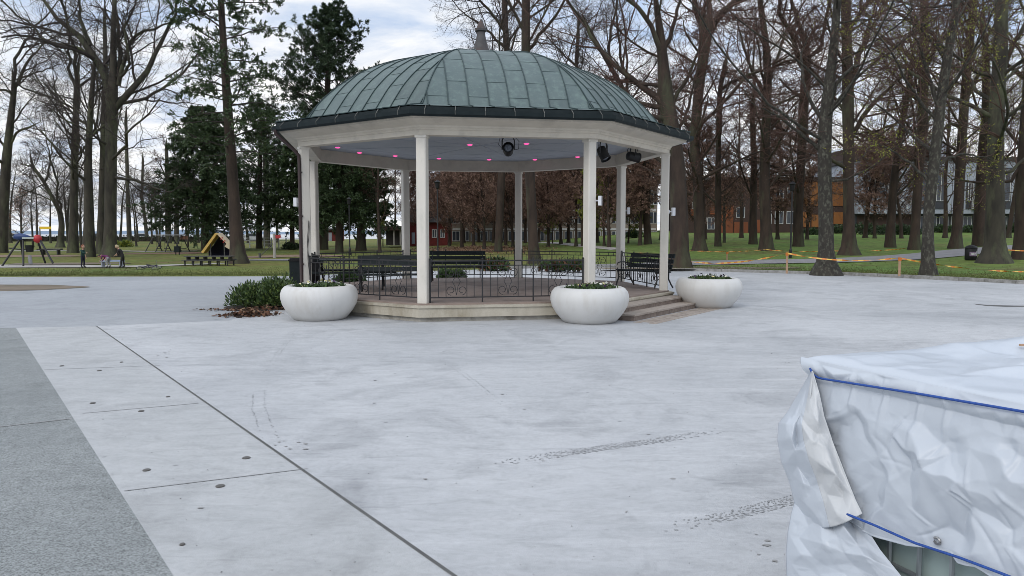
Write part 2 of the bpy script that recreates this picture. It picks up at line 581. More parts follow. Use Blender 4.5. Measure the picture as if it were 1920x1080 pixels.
for row, (Y0, hh) in enumerate(((3000, 17), (4200, 24))):
    X = np.linspace(-3600, 600, 90)
    top = hh * (.45 + .55 * np.abs(np.sin(X * .0017 + row) * .6 + .4 * np.sin(X * .0051 + 2 * row)))
    Pm = np.zeros((3, 90, 3))
    for k, (dy, fz) in enumerate(((0, 0), (150, 1), (700, 0))):
        Pm[k] = np.stack([X, np.full(90, Y0 + dy), top * fz - 1.3 * (fz == 0)], 1)
    hb.grid(Pm)
struct(hb.build('hills', 'hill_blue', smooth=True))

def ext(a, b, s):
    return b + (b - a) / np.linalg.norm(b - a) * s

A_, B_, C_, D_ = G(30, 615), G(181, 612), G(850, 1080), G(325, 1080)
Cx, Dx = ext(B_, C_, 12), ext(A_, D_, 12)
yard = MB().poly([(-60, -12, 0), (45, -12, 0), (45, 26, 0), *[(u * (d - .0), d, 0) for u, d in ((.9, float(edge_d(.9))), (.68, float(edge_d(.68))), (.42, float(edge_d(.42))), (.23, float(edge_d(.23))), (.03, float(edge_d(.03))), (-.19, float(edge_d(-.19))), (-.3, float(edge_d(-.3))), (-.68, float(edge_d(-.68))), (-1.4, float(edge_d(-1.4))))]])
struct(yard.build('yard_paving', 'asphalt_yard'))
Lp = G(-700, 622)
asp = MB().poly([(A_[0], A_[1], .004), (Dx[0], Dx[1], .004), (-40, Dx[1], .004), (-40, A_[1] + 1, .004), (Lp[0], Lp[1], .004)])
struct(asp.build('asphalt_path', 'asphalt_dark'))
band = MB().poly([(*p[:2], .004) for p in (A_, Dx, Cx, B_)])
struct(band.build('concrete_band', 'concrete_band'))
pl = [B_, Cx, np.array([40, -8, 0]), np.array([40, 24, 0])]
for u in (.80, .68, .42, .23, .03):
    d = float(edge_d(u)) - .02
    pl.append(np.array([u * d, d, 0]))
pl += [G(700, 506), G(520, 575), G(430, 601)]
plaza = MB().poly([(*p[:2], .004) for p in pl]).build('concrete_plaza', 'concrete_main')
struct(plaza)

def strip(mb, a, b, wa, z, mi=0):
    a, b = np.asarray(a)[:2], np.asarray(b)[:2]
    d = (b - a) / np.linalg.norm(b - a)
    n = np.array([-d[1], d[0]]) * wa / 2
    mb.poly([(*(a - n), z), (*(b - n), z), (*(b + n), z), (*(a + n), z)], mi)

jm = MB()
strip(jm, B_, Cx, .022, .0075)
jf = jm.build('expansion_joint', 'joint_dark', plaza)
jm = MB()
jl = [((-18, 660), (255, 640), .5), ((82, 694), (300, 686), 1), ((155, 776), (372, 757), 1), ((233, 922), (577, 880), 1)]
for a, b, k in jl[1:]:
    a, b = G(*a), G(*b)
    strip(jm, a, b, .012, .0078)
strip(jm, G(640, 1400), G(1120, 1300), .012, .0078)
jm.build('expansion_joint', 'joint_fine', plaza)
# faint edge joint of asphalt
jm = MB()
for a, b in (((-40, 806), (135, 786)), ((-60, 640), (40, 627))):
    strip(jm, G(*a), G(*b), .02, .0079)
jm.build('expansion_joint', 'stain_dark', plaza)
# tyre tracks: rows of tread blocks pressed in the dust
def track(pts, width, mode, seed, step=.055):
    rr = np.random.default_rng(seed)
    mb = MB()
    W = [G(*p)[:2] for p in pts]
    seg = []
    for a, b in zip(W[:-1], W[1:]):
        n = max(1, int(np.linalg.norm(b - a) / step))
        for i in range(n):
            seg.append((a + (b - a) * i / n, (b - a) / np.linalg.norm(b - a)))
    N = len(seg)
    for i, (p, d) in enumerate(seg):
        fade = min(1, 2.4 * i / N + .06, 2.4 * (N - i) / N + .06)
        nrm = np.array([-d[1], d[0]])
        for k in mode:
            if rr.random() > fade:
                continue
            o = p + nrm * width * k + rr.normal(0, .006, 2)
            L, Wd = .0085 * rr.uniform(.6, 1.3), .0052 * rr.uniform(.6, 1.4)
            q = d * L + nrm * (L * .5 * (1 if k > 0 else -1))
            s = nrm * Wd
            mb.poly([(*(o - q - s), .0072), (*(o + q - s), .0072), (*(o + q + s), .0072), (*(o - q + s), .0072)])
    mb.build('tyre_track', 'track_grey', plaza)
track([(925, 872), (1100, 845), (1240, 826), (1360, 806)], .062, (-1, -.6, -.2, .2, .6, 1), 1, .024)
track([(1235, 994), (1380, 965), (1500, 935), (1640, 890)], .062, (-1, -.6, -.2, .2, .6, 1), 2, .024)
track([(815, 664), (880, 710), (930, 750), (965, 776)], .035, (-.8, .8), 3, .06)
track([(562, 612), (520, 665), (500, 700)], .05, (-.6, .6), 4, .09)
track([(487, 722), (484, 765), (502, 812), (516, 836)], .06, (-1, 1), 5, .05)
track([(1100, 690), (1130, 706), (1180, 728)], .06, (-1, 0, 1), 6, .09)
track([(1180, 640), (1250, 680), (1330, 715)], .05, (-.5, .5), 7, .1)
# scuffs and stains
rr = np.random.default_rng(12)
mb = MB()
def blotch(px, py, sx, sy, n):
    for _ in range(n):
        x, y = px + rr.normal(0, sx), py + rr.normal(0, sy)
        if y < 605:
            continue
        c = G(x, y)
        r0 = rr.uniform(.006, .030)
        a0 = rr.uniform(0, 6)
        mb.poly([(c[0] + r0 * rr.uniform(.5, 1.3) * math.cos(a0 + k * PI / 4), c[1] + .6 * r0 * rr.uniform(.5, 1.3) * math.sin(a0 + k * PI / 4), .0085) for k in range(8)])
blotch(370, 636, 22, 5, 16)
blotch(250, 642, 14, 2, 8)
blotch(310, 665, 16, 4, 9)
blotch(545, 838, 14, 6, 10)
blotch(1430, 1030, 18, 20, 5)
blotch(55, 622, 14, 3, 6)
blotch(1700, 600, 260, 60, 14)
blotch(900, 760, 260, 80, 16)
mb.build('stain', 'stain_dark', plaza)
# long puddle line on the right
mb = MB()
pts = [G(x, y) for x, y in ((1825, 570), (1850, 572), (1880, 573), (1930, 574), (1930, 575.5), (1885, 575.6), (1850, 574), (1830, 571.5))]
mb.poly([(*p[:2], .0076) for p in pts])
mb.build('crack', 'joint_dark', plaza)
# small metal discs let into the band
DOT = MB().lathe([(.032, 0), (.032, .006), (.024, .010)], n=14)
dot0 = None
dots = [(413, 913, 1.0, 'nearest'), (462, 860, 1, ''), (275, 883, .9, ''), (265, 772, .9, ''), (174, 757, .9, ''), (315, 745, .7, ''), (186, 696, .9, ''), (228, 680, .7, ''), (116, 687, .9, ''), (342, 1023, .5, '')]
for i, (x, y, k, _) in enumerate(dots):
    if dot0 is None:
        dot0 = o = DOT.build('ground_anchor', 'metal_dot')
    else:
        o = dot0.copy()
        COL.objects.link(o)
    c = G(x, y)
    o.location = (c[0], c[1], .004)
    o.scale = (k, k, 1)
    tag(o, 'small round dark metal disc set flush in the pale concrete band along the asphalt', 'ground anchor', 'metal discs in the concrete band')
# dirt patch, paths and sand on the lawn
def flat_patch(name, m, px, z=.006, terr=False, kind=True):
    pts = [GT(*p) if terr else G(*p) for p in px]
    o = MB().poly([(p[0], p[1], (p[2] if terr else 0) + z) for p in pts]).build(name, m)
    return struct(o)

dp = []
c0 = G(-25, 540)
for k in range(40):
    a = k * 2 * PI / 40
    rx = 4.1 * (1 + .05 * math.sin(3 * a + 1) + .04 * math.sin(7 * a))
    dp.append((G(-45, 540)[0] + rx * math.cos(a) * .82, G(-45, 540)[1] + rx * .42 * math.sin(a), .007))
struct(MB().poly(dp).build('dirt_patch', 'dirt'))

def ribbon(name, m, cl, halfw, z=.03, n=40, closed=False):
    """path over the terrain: centre line by pixels, half width in metres along Y"""
    C = np.array([GT(*p) for p in cl])
    s = np.concatenate([[0], np.cumsum(np.linalg.norm(np.diff(C[:, :2], axis=0), axis=1))])
    q = np.linspace(0, s[-1], n)
    X, Y = np.interp(q, s, C[:, 0]), np.interp(q, s, C[:, 1])
    tx, ty = np.gradient(X), np.gradient(Y)
    L = np.hypot(tx, ty)
    nx, ny = -ty / L, tx / L
    hw = np.interp(q, np.linspace(0, s[-1], len(halfw)), halfw)
    P = np.zeros((5, n, 3))
    for k, f in enumerate((-1, -.5, 0, .5, 1)):
        px, py = X + nx * hw * f, Y + ny * hw * f
        P[k] = np.stack([px, py, terrain(px, py) + z], 1)
    return struct(MB().grid(P[:, ::-1]).build(name, m, smooth=True))

ribbon('park_path', 'path_grey', [(1010, 506 - 4), (1130, 499), (1280, 495), (1400, 492), (1500, 490.5), (1600, 488), (1700, 483), (1760, 478), (1840, 469), (1960, 460)], (1.2, 1.6, 1.9, 1.9, 1.7, 1.6, 1.6), .035, 90)
ribbon('bare_strip', 'dirt', [(1130, 504), (1290, 502.5), (1400, 503), (1500, 503)], (.5, 1.3, 1.2, .3), .02, 40)
ribbon('footpath', 'path_pale', [(985, 452), (1040, 456), (1090, 461), (1160, 468)], (.5, .7, .7), .03, 30)
ribbon('footpath', 'path_pale', [(-160, 500), (0, 500), (130, 500), (240, 500.5), (330, 497.5), (420, 494.5)], (1.5, 1.5, 1.2, .8, .3), .03, 60)
ribbon('footpath', 'path_pale', [(-60, 472), (60, 470), (160, 470), (280, 472), (370, 471)], (.9, .9, .9), .03, 50)
ribbon('sand_patch', 'sand', [(-120, 481), (0, 481), (90, 480.5), (150, 481)], (1.8, 2.2, 2.2, 1.0), .03, 40)
ribbon('sand_patch', 'dirt', [(20, 495.5), (90, 495), (170, 495), (245, 494)], (.6, 1.1, 1.1, .4), .028, 40)
ribbon('sand_patch', 'sand_red', [(235, 475.5), (290, 476), (350, 475), (400, 473)], (.6, 1.8, 1.8, .6), .03, 40)
ribbon('sand_patch', 'sand', [(455, 483), (520, 481), (560, 480), (640, 480)], (1.2, 2.2, 2.2, 1.2), .03, 40)
ribbon('asphalt_strip', 'path_grey', [(440, 488.5), (520, 488), (600, 488)], (.5, 1, 1), .035, 30)
# kerb stones along the right edge
kb = MB()
rr = np.random.default_rng(3)
cl = []
for u in np.linspace(-.02, .85, 120):
    d = float(edge_d(u)) + .0
    cl.append((u * d, d))
cl = np.array(cl)
s = np.concatenate([[0], np.cumsum(np.linalg.norm(np.diff(cl, axis=0), axis=1))])
q = 0.0
while q < s[-1] - 1.0:
    L = rr.uniform(.85, 1.15)
    a = np.array([np.interp(q + .008, s, cl[:, k]) for k in (0, 1)])
    b = np.array([np.interp(q + L - .008, s, cl[:, k]) for k in (0, 1)])
    d = b - a
    kb.box((*((a + b) / 2), .055 + rr.uniform(-.004, .004)), (np.linalg.norm(d), .16, .15), math.atan2(d[1], d[0]))
    q += L
struct(kb.build('kerb', 'concrete_edge'))
# ================================================================== bandstand
BC = np.array([-.8075, 20.174])
A0 = R(255 + 2.45)
RP, FL = 4.70, .37
def ang(k):
    return A0 + k * PI / 4
RADJ = [0, -.10, .06, .12, 0, .12, .13, .03]
def oct_pt(k, r, z=0.0):
    if r == RP:
        r = r + RADJ[k % 8]
    return np.array([BC[0] + r * math.cos(ang(k)), BC[1] + r * math.sin(ang(k)), z])
BS = thing('bandstand', 'octagonal bandstand with green copper dome roof on white posts in the middle of the plaza', 'bandstand', (BC[0], BC[1], 0))
BO = (BC[0], BC[1], 0)
def octring(mb, prof, mi=0, cap=False):
    return mb.lathe([(r, z) for r, z in prof], BO, 8, mi, A0, cap)
def bb(mb, name, mats, parent=BS, **k):
    return mb.build(name, mats, parent, org=BO, **k)
# plinth
bb(octring(MB(), [(4.93, 0), (4.93, .095)], cap=True), 'base_course', 'plinth_grey')
bb(octring(MB(), [(5.0, .095), (5.0, .285), (5.03, .287), (5.03, .33), (4.85, .338)], cap=True), 'plinth', 'plinth_cream')
bb(octring(MB(), [(4.9, .33), (4.9, FL - .003), (4.885, FL)], cap=True), 'floor', 'floor_tile')
# steps on the open side (between post 1 and post 2 in this numbering)
nm = (ang(1) + ang(2)) / 2
nd, td = np.array([math.cos(nm), math.sin(nm)]), np.array([-math.sin(nm), math.cos(nm)])
apo = 5.0 * math.cos(PI / 8)
st = MB()
for (ex, hw, z0, z1) in ((.80, 1.95, 0, .14), (.42, 1.72, .14, .262)):
    c = BC + nd * (apo + ex / 2 - .05)
    for (dz0, dz1, grow, mi) in ((z0, z1 - .035, 0, 0), (z1 - .035, z1, .025, 1)):
        st.box((c[0] + nd[0] * grow / 2, c[1] + nd[1] * grow / 2, (dz0 + dz1) / 2), (ex + .1 + grow, 2 * hw + 2 * grow, dz1 - dz0 - (0 if mi else .001)), nm, mi)
bb(st, 'steps', ['step_granite', 'step_tread'])
pv = MB()
rr = np.random.default_rng(8)
for j in range(3):
    for i in range(-6, 8):
        c = BC + nd * (apo + .95 + j * .17) + td * (i * .33 + (j % 2) * .15)
        pv.box((*c, .006), (.155, .315, .010), nm)
struct(pv.build('paving_strip', 'step_tread'))
# posts
SQ = .208
for k in range(8):
    mb = MB()
    c = oct_pt(k, RP)
    s = SQ / 2
    ch = .018
    prof = [(-s + ch, -s), (s - ch, -s), (s, -s + ch), (s, s - ch), (s - ch, s), (-s + ch, s), (-s, s - ch), (-s, -s + ch)]
    ca, sa = math.cos(ang(k)), math.sin(ang(k))
    def rot(p):
        return [(c[0] + x * ca - y * sa, c[1] + x * sa + y * ca) for x, y in p]
    mb.prism(rot(prof), FL, 3.745)
    mb.box((c[0], c[1], 3.765), (SQ + .03, SQ + .03, .05), ang(k))
    bb(mb, 'post', 'post_paint')
# entablature: outer cornice with mouldings, inner beam
prof = [(4.58, 4.12), (4.58, 3.79), (4.86, 3.79), (4.86, 3.885), (4.885, 3.895), (4.885, 3.93), (4.91, 3.945), (4.93, 3.975), (5.10, 4.02), (5.24, 4.055), (5.255, 4.06), (5.255, 4.085), (5.28, 4.09), (5.28, 4.19)]
bb(octring(MB(), prof), 'cornice', 'white_paint')
cm = MB().poly([oct_pt(k, 4.62, 4.118) for k in range(8)][::-1])
for k in range(8):
    cm.bar(oct_pt(k, 4.5, 4.118), (BC[0], BC[1], 4.118), .012)
    for r0 in (1.5, 2.5, 3.5, 4.25):
        cm.bar(oct_pt(k, r0, 4.1185), oct_pt(k + 1, r0, 4.1185), .006)
bb(cm, 'ceiling', 'ceiling_paint')
# gutter, fascia strip and brackets
gp = [(5.285, 4.19), (5.285, 4.13), (5.33, 4.095), (5.40, 4.09), (5.445, 4.125), (5.455, 4.195), (5.435, 4.197), (5.425, 4.14), (5.39, 4.11), (5.36, 4.13), (5.345, 4.285), (5.32, 4.295), (5.20, 4.30)]
GU = bb(octring(MB(), gp), 'gutter', 'gutter_dark')
bm = MB()
for k in range(8):
    a, b = oct_pt(k, 5.45), oct_pt(k + 1, 5.45)
    ai, bi = oct_pt(k, 5.355), oct_pt(k + 1, 5.355)
    for i in range(7):
        f = (i + .5) / 7
        o, n = a + (b - a) * f, ai + (bi - ai) * f
        bm = MB()
        bm.bar((o[0], o[1], 4.198), (n[0], n[1], 4.292), .009)
        bm.bar((o[0] + (o[0] - n[0]) * .05, o[1] + (o[1] - n[1]) * .05, 4.197), (o[0], o[1], 4.12), .007)
        bb(bm, 'gutter_bracket', 'bracket_copper', GU)
# dome roof: copper sheets laid in courses with standing seams
RPF = np.array([(5.36, 4.30), (4.66, 4.43), (4.47, 4.66), (4.22, 4.95), (3.88, 5.25), (3.45, 5.555), (2.95, 5.82), (2.45, 6.01), (1.95, 6.15), (1.35, 6.265), (.75, 6.335), (.28, 6.365)])
c8 = math.cos(PI / 8)
arc = np.concatenate([[0], np.cumsum(np.hypot(*np.diff(RPF, axis=0).T))])
def rp(s):
    return np.interp(s, arc, RPF[:, 0]), np.interp(s, arc, RPF[:, 1])
ss_ = np.linspace(0, arc[-1], 300)
# smoothed profile lookup
rs = np.interp(ss_, arc, RPF[:, 0]); zs = np.interp(ss_, arc, RPF[:, 1])
kk0 = int(np.searchsorted(ss_, arc[1]))
for _ in range(40):
    rs[kk0 + 1:-1] = (rs[kk0:-2] + 2 * rs[kk0 + 1:-1] + rs[kk0 + 2:]) / 4
    zs[kk0 + 1:-1] = (zs[kk0:-2] + 2 * zs[kk0 + 1:-1] + zs[kk0 + 2:]) / 4
for _ in range(0):
    rs[1:-1] = (rs[:-2] + 2 * rs[1:-1] + rs[2:]) / 4
    zs[1:-1] = (zs[:-2] + 2 * zs[1:-1] + zs[2:]) / 4
def rp(s):
    return float(np.interp(s, ss_, rs)), float(np.interp(s, ss_, zs))
roof = MB()
seam = MB()
rr = np.random.default_rng(21)
SW = .425
def facet_pt(k, s, lat, lift=0.0):
    r, z = rp(s)
    a = r * c8
    m = ang(k) + PI / 8
    n = np.array([math.cos(m), math.sin(m)])
    tt = np.array([-math.sin(m), math.cos(m)])
    r2, z2 = rp(min(arc[-1], s + .02)); r1, z1 = rp(max(0, s - .02))
    d = np.array([(r2 - r1) * c8, z2 - z1]); d /= np.linalg.norm(d) + 1e-9
    up = np.array([d[1], -d[0]])
    a += up[0] * lift
    z += up[1] * lift
    q = BC + n * a + tt * lat
    return (q[0], q[1], z)
def halfw(s):
    return rp(s)[0] * math.sin(PI / 8)
NS = 64
sv = np.linspace(0, arc[-1] - .01, NS)
for k in range(8):
    nst = 6
    edges = [(i - nst + .5 * (k % 2) * 0) * SW + .02 for i in range(0, 2 * nst + 1)]
    edges = [-99] + [e for e in edges if abs(e) < halfw(0)] + [99]
    for i in range(len(edges) - 1):
        l0, l1 = edges[i], edges[i + 1]
        cut = (.42, .95 + 1.1) if i % 2 else (.42, 1.5)
        step = 1.05
        start = .42 + (.55 if i % 2 else 0)
        idx = rr.integers(0, 4, 12)
        for j in range(NS - 1):
            s0, s1 = sv[j], sv[j + 1]
            w0, w1 = halfw(s0), halfw(s1)
            a0, b0 = max(l0, -w0), min(l1, w0)
            a1, b1 = max(l0, -w1), min(l1, w1)
            if a0 >= b0 - 1e-4:
                continue
            if a1 > b1:
                a1 = b1 = max(-w1, min(w1, (l0 if l0 > 0 else l1)))
            c = int((s0 - start) // step) + 2 if s0 > start else 0
            m = [0, 1, 0, 2, 1, 3, 0, 2][int(idx[c % 12]) * 2 % 8] if True else 0
            if s0 < .42:
                m = 1
            q = [facet_pt(k, s0, a0), facet_pt(k, s0, b0), facet_pt(k, s1, b1), facet_pt(k, s1, a1)]
            roof.add(q, [(0, 1, 2, 3)], m)
        # cross welts
        s = start
        while s < arc[-1] - .3:
            wv = halfw(s)
            a0, b0 = max(l0, -wv), min(l1, wv)
            if b0 - a0 > .06:
                seam.tube([facet_pt(k, s, a0 + .01, .003), facet_pt(k, s, b0 - .01, .002)], .0055, 4)
            s += step
    for e in edges[1:-1]:
        pts = [facet_pt(k, s, e, .012) for s in sv if halfw(s) > abs(e)]
        if len(pts) > 2:
            seam.tube(pts, .0135, 4)
    seam.tube([(*(BC + (rp(s)[0] + .01) * np.array([math.cos(ang(k)), math.sin(ang(k))])), rp(s)[1] + .01) for s in sv], .016, 4)
ro = bb(roof, 'roof', ['copper_0', 'copper_1', 'copper_2', 'copper_3'])
bb(seam, 'standing_seam', 'copper_seam', ro)
fin = MB().lathe([(.26, 6.34), (.25, 6.50), (.19, 6.64), (.145, 6.80), (.115, 6.93), (.105, 7.04), (.15, 7.06), (.155, 7.12), (.11, 7.14), (.10, 7.2), (.06, 7.28), (.02, 7.36), (.004, 7.38)], BO, 16, 0, cap=True)
bb(fin, 'finial', 'finial_lead', smooth=True, sharp=35)
# ceiling lamps (lit pink)
lamps = [(633, 275), (674, 285), (741, 291), (823, 296), (917, 298), (1003, 298), (1083, 293), (881, 270), (987, 268)]
for px, py in lamps:
    dd = ray(px, py)
    tq = (4.112 - H) / dd[2]
    c = dd * tq + np.array([0, 0, H])
    lp = MB().lathe([(.085, 4.117), (.085, 4.10), (.068, 4.096)], (c[0], c[1], 0), 14, 0)
    lo = bb(lp, 'ceiling_lamp', 'white_plastic')
    bb(MB().lathe([(.066, 4.0955), (.060, 4.078), (.03, 4.070)], (c[0], c[1], 0), 14, 0), 'lamp_lens', 'pink_light', lo)
# railings with scrolls on seven sides
def arcpts(c, r, a0, a1, n, ex, ez):
    return [c + ex * (r * math.cos(a0 + (a1 - a0) * i / n)) + ez * (r * math.sin(a0 + (a1 - a0) * i / n)) for i in range(n + 1)]
def railing(k):
    mb = MB()
    a, b = oct_pt(k, RP), oct_pt(k + 1, RP)
    L = np.linalg.norm(b - a)
    e = (b - a) / L
    ez = np.array([0, 0, 1.0])
    def p(s, z):
        return a + e * s + ez * z
    s0, s1 = .14, L - .14
    for z, h in ((1.235, .020), (1.135, .013), (.475, .016)):
        mb.tube([p(s0, z), p(s1, z)], h, 4)
    n = 3
    for i in range(n + 1):
        s = s0 + (s1 - s0) * i / n
        mb.tube([p(s, FL), p(s, 1.26)], .021, 4)
        mb.sphere(p(s, 1.275), .022, 5)
    for i in range(n):
        x0, x1 = s0 + (s1 - s0) * i / n, s0 + (s1 - s0) * (i + 1) / n
        W = x1 - x0
        for f in (.16, .30, .70, .84):
            mb.tube([p(x0 + W * f, .475), p(x0 + W * f, 1.135)], .0105, 4)
        for f in (.08, .23, .5, .77, .92):
            mb.tube([p(x0 + W * f, 1.135), p(x0 + W * f, 1.235)], .009, 4)
        cx = x0 + W / 2
        for sg in (-1, 1):
            ex = e * sg
            for zc, r, up in ((.62, .10, 1), (.98, .10, -1)):
                th = np.linspace(-PI / 2 * up, PI * 1.6 * up, 14)
                sp = [p(cx, zc) + ex * (.115 + r * (1 - .55 * i / 13) * math.cos(t_)) + ez * (r * (1 - .55 * i / 13) * math.sin(t_)) for i, t_ in enumerate(th)]
                mb.tube(sp, .009, 4)
            mb.tube([p(cx, .52) + ex * .0, p(cx, .70) + ex * .03, p(cx, .80) + ex * .085, p(cx, .90) + ex * .03, p(cx, 1.08)], .009, 4)
    bb(mb, 'railing', 'black_iron')
for k in (0, 2, 3, 4, 5, 6, 7):
    railing(k)
# short returns of railing beside the steps
# downpipe at the left front post
dpm = MB()
c7 = oct_pt(7, 1.0) - np.array([*BC, 0])
u7 = np.array([math.cos(ang(7)), math.sin(ang(7)), 0])
pb = np.array([*BC, 0])
wv = np.array([-u7[1], u7[0], 0]) * .085
pb = pb + wv
dpm.tube([pb + u7 * 5.40 + [0, 0, 4.13], pb + u7 * 5.38 + [0, 0, 4.03], pb + u7 * 4.98 + [0, 0, 3.70], pb + u7 * 4.875 + [0, 0, 3.58], pb + u7 * 4.865 + [0, 0, 3.40], pb + u7 * 4.865 + [0, 0, 1.5], pb + u7 * 4.865 + [0, 0, .45], pb + u7 * 5.08 + [0, 0, .16], pb + u7 * 5.1 + [0, 0, .03]], .04, 10)
for z in (3.2, 2.2, 1.1):
    dpm.box(pb + u7 * 4.845 + [0, 0, z], (.06, .11, .03), ang(7))
bb(dpm, 'downpipe', 'pipe_brown', smooth=True, sharp=50)
# thin cables hanging on the left front post
cbm = MB()
wx = np.array([-u7[1], u7[0], 0])
pb = pb - wv
for q, ph in ((.06, 0), (.085, 1.3)):
    pts = [pb + u7 * (4.70 + .02 * math.sin(z * 5 + ph)) + wx * (SQ / 2 + .012 + .03 * max(0, math.sin(z * 3.1 + ph))) + [0, 0, z] for z in np.linspace(.7, 2.1, 22)]
    cbm.tube(pts, .007, 4)
bb(cbm, 'cable', 'black_plastic')

# ------------------------------------------------------------------ things on the bandstand
def speaker(k, side, label, z=2.35):
    """small white loudspeaker on a bracket on the post, on its outer or side face"""
    d = np.array([math.cos(side), math.sin(side), 0])
    c = oct_pt(k, RP, z)
    base = c + d * (SQ / 2 + .012)
    t0 = thing('wall_speaker', label, 'loudspeaker', base, side, 'white loudspeakers on the bandstand posts')
    t0.scale = (.72, .72, .72)
    MB().box((.0, 0, 0), (.02, .07, .12)).box((.05, 0, 0), (.09, .03, .03)).build('bracket', 'white_plastic', t0)
    b = MB()
    b.prism([(.10, -.07), (.20, -.085), (.205, .085), (.10, .07)], -.14, .14)
    b.build('cabinet', 'white_plastic', t0)
    MB().box((.208, 0, 0), (.006, .14, .24)).build('grille', 'cloth_grey', t0)
speaker(7, ang(7) - .9 + .05, 'white loudspeaker on the left front post beside the brown downpipe', 2.53)
speaker(1, ang(1) + .75, 'white loudspeaker on the post behind the middle planter', 2.50)
speaker(2, ang(2) + .35, 'white loudspeaker on the outer side of the post at the steps')
speaker(3, ang(3) - .5, 'white loudspeaker on the back right post behind the green bench', 2.48)

def spotlight(px, py, Y, yaw, tilt, label, big=1.0):
    c = at(px, py, Y)
    t0 = thing('spotlight', label, 'spotlight', (c[0], c[1], 4.11), yaw, 'black stage spotlights under the ceiling')
    zc = c[2] - 4.11
    r = .112 * big
    ym = MB()
    ym.tube([(0, 0, 0), (0, 0, zc + .36 * big)], .014, 6)
    ym.tube([(-r - .02, 0, zc), (-r - .02, 0, zc + .20), (-r * .55, 0, zc + .36 * big), (r * .55, 0, zc + .36 * big), (r + .02, 0, zc + .20), (r + .02, 0, zc)], .014, 5)
    ym.build('yoke', 'black_iron', t0)
    Mx = Matrix.Rotation(tilt, 4, 'X')
    def lath(pr, n=16):
        mb = MB().lathe(pr, (0, 0, 0), n)
        v = mb.v[0] @ np.array(Mx.to_3x3()).T
        v[:, 2] += zc
        mb.v[0] = v
        return mb
    lath([(.05, -.17), (.10, -.14), (r, -.05), (r, .13), (r * 1.08, .135), (r * 1.08, .16), (r * .95, .16), (r * .95, .12)]).build('housing', 'black_plastic', t0, smooth=True, sharp=40)
    lath([(r * .93, .125), (r * .5, .132), (.001, .135)]).build('lens', 'lens_glass', t0, smooth=True)
    dm = MB()
    cp = [(r + .03, 0, zc), (r + .11, .02, zc + .02), (r + .12, .03, zc + .18), (.06, .0, zc + .37), (.25, .05, zc + .40), (.34, .06, zc + .47)]
    dm.tube(cp, .008, 4)
    dm.tube([(-r - .02, 0, zc + .02), (-r - .10, 0, zc + .12), (-r - .06, 0, zc + .27), (-.03, 0, zc + .37)], .007, 4)
    dm.build('cable', 'black_plastic', t0)
spotlight(953, 281, 16.5, .0, R(75), 'black stage spotlight with its round lens facing outwards, above the front railing')
spotlight(1131, 288, 17.0, .9, R(150), 'black stage spotlight hanging just right of the post behind the middle planter')
spotlight(1187, 294, 18.2, 1.9, R(100), 'black round-bodied stage spotlight hanging over the steps')

# benches
def bench_parts(t0, L=1.68):
    m = MB()
    for i, y in enumerate((-.20, -.08, .04, .16)):
        m.box((0, y, .44 - .012 * (i == 3)), (L, .095, .035))
    m.build('seat', 'dark_green_wood', t0)
    m = MB()
    for i, z in enumerate((.56, .70, .84)):
        m.box((0, .235 + .045 * i, z), (L, .03, .105), M4=Matrix.Rotation(R(-17), 4, 'X'))
    m.build('backrest', 'dark_green_wood', t0)
    for sx in (-1, 1):
        m = MB()
        x = sx * (L / 2 - .09)
        def tb(pts, r=.018):
            m.tube([(x, y, z) for y, z in pts], r, 5)
        tb([(-.30, .012), (-.27, .10), (-.21, .22), (-.22, .33), (-.24, .42)], .022)
        tb([(.36, .012), (.29, .10), (.20, .24), (.20, .42), (.25, .60), (.34, .88)], .022)
        tb([(-.26, .41), (.22, .405)], .02)
        tb([(-.24, .42), (-.27, .54), (-.24, .63), (-.14, .655), (.02, .65), (.16, .62), (.26, .64)], .018)
        th = np.linspace(0, 2 * PI, 13)
        for cy_, cz, r in ((-.08, .54, .06), (.09, .53, .055), (0, .27, .075), (-.13, .28, .05), (.12, .27, .05)):
            tb([(cy_ + r * math.cos(a), cz + r * math.sin(a)) for a in th], .010)
        m.build('bench_end', 'black_iron', t0)
bn = thing('park_bench', 'dark green slatted bench at the back railing between two posts', 'bench', (0, 0, 0), 0, 'cast iron benches on the bandstand')
bench_parts(bn)
def bench_at(o, x, y, rz, label):
    o.location = (x, y, FL)
    o.rotation_euler = (0, 0, rz)
    o['label'] = label
bm_ = (oct_pt(4, RP) + oct_pt(5, RP)) / 2
p = at(857, 500, 22.6)
bench_at(bn, p[0], p[1], R(2), 'dark green slatted bench in front of the back railing, seen between the two front posts')
b2 = copy_tree(bn)
c = (oct_pt(2, RP) + oct_pt(3, RP)) / 2
m23 = (ang(2) + ang(3)) / 2
c = c - .55 * np.array([math.cos(m23), math.sin(m23), 0])
c = at(1206, 500, 20.3)
bench_at(b2, c[0], c[1], R(-57), 'dark green slatted bench beside the steps, seen past the right-hand post')
b3 = copy_tree(bn)
p = at(735, 530, 18.4)
bench_at(b3, p[0], p[1], R(6), 'dark bench standing in front of the long table behind the left front railing')
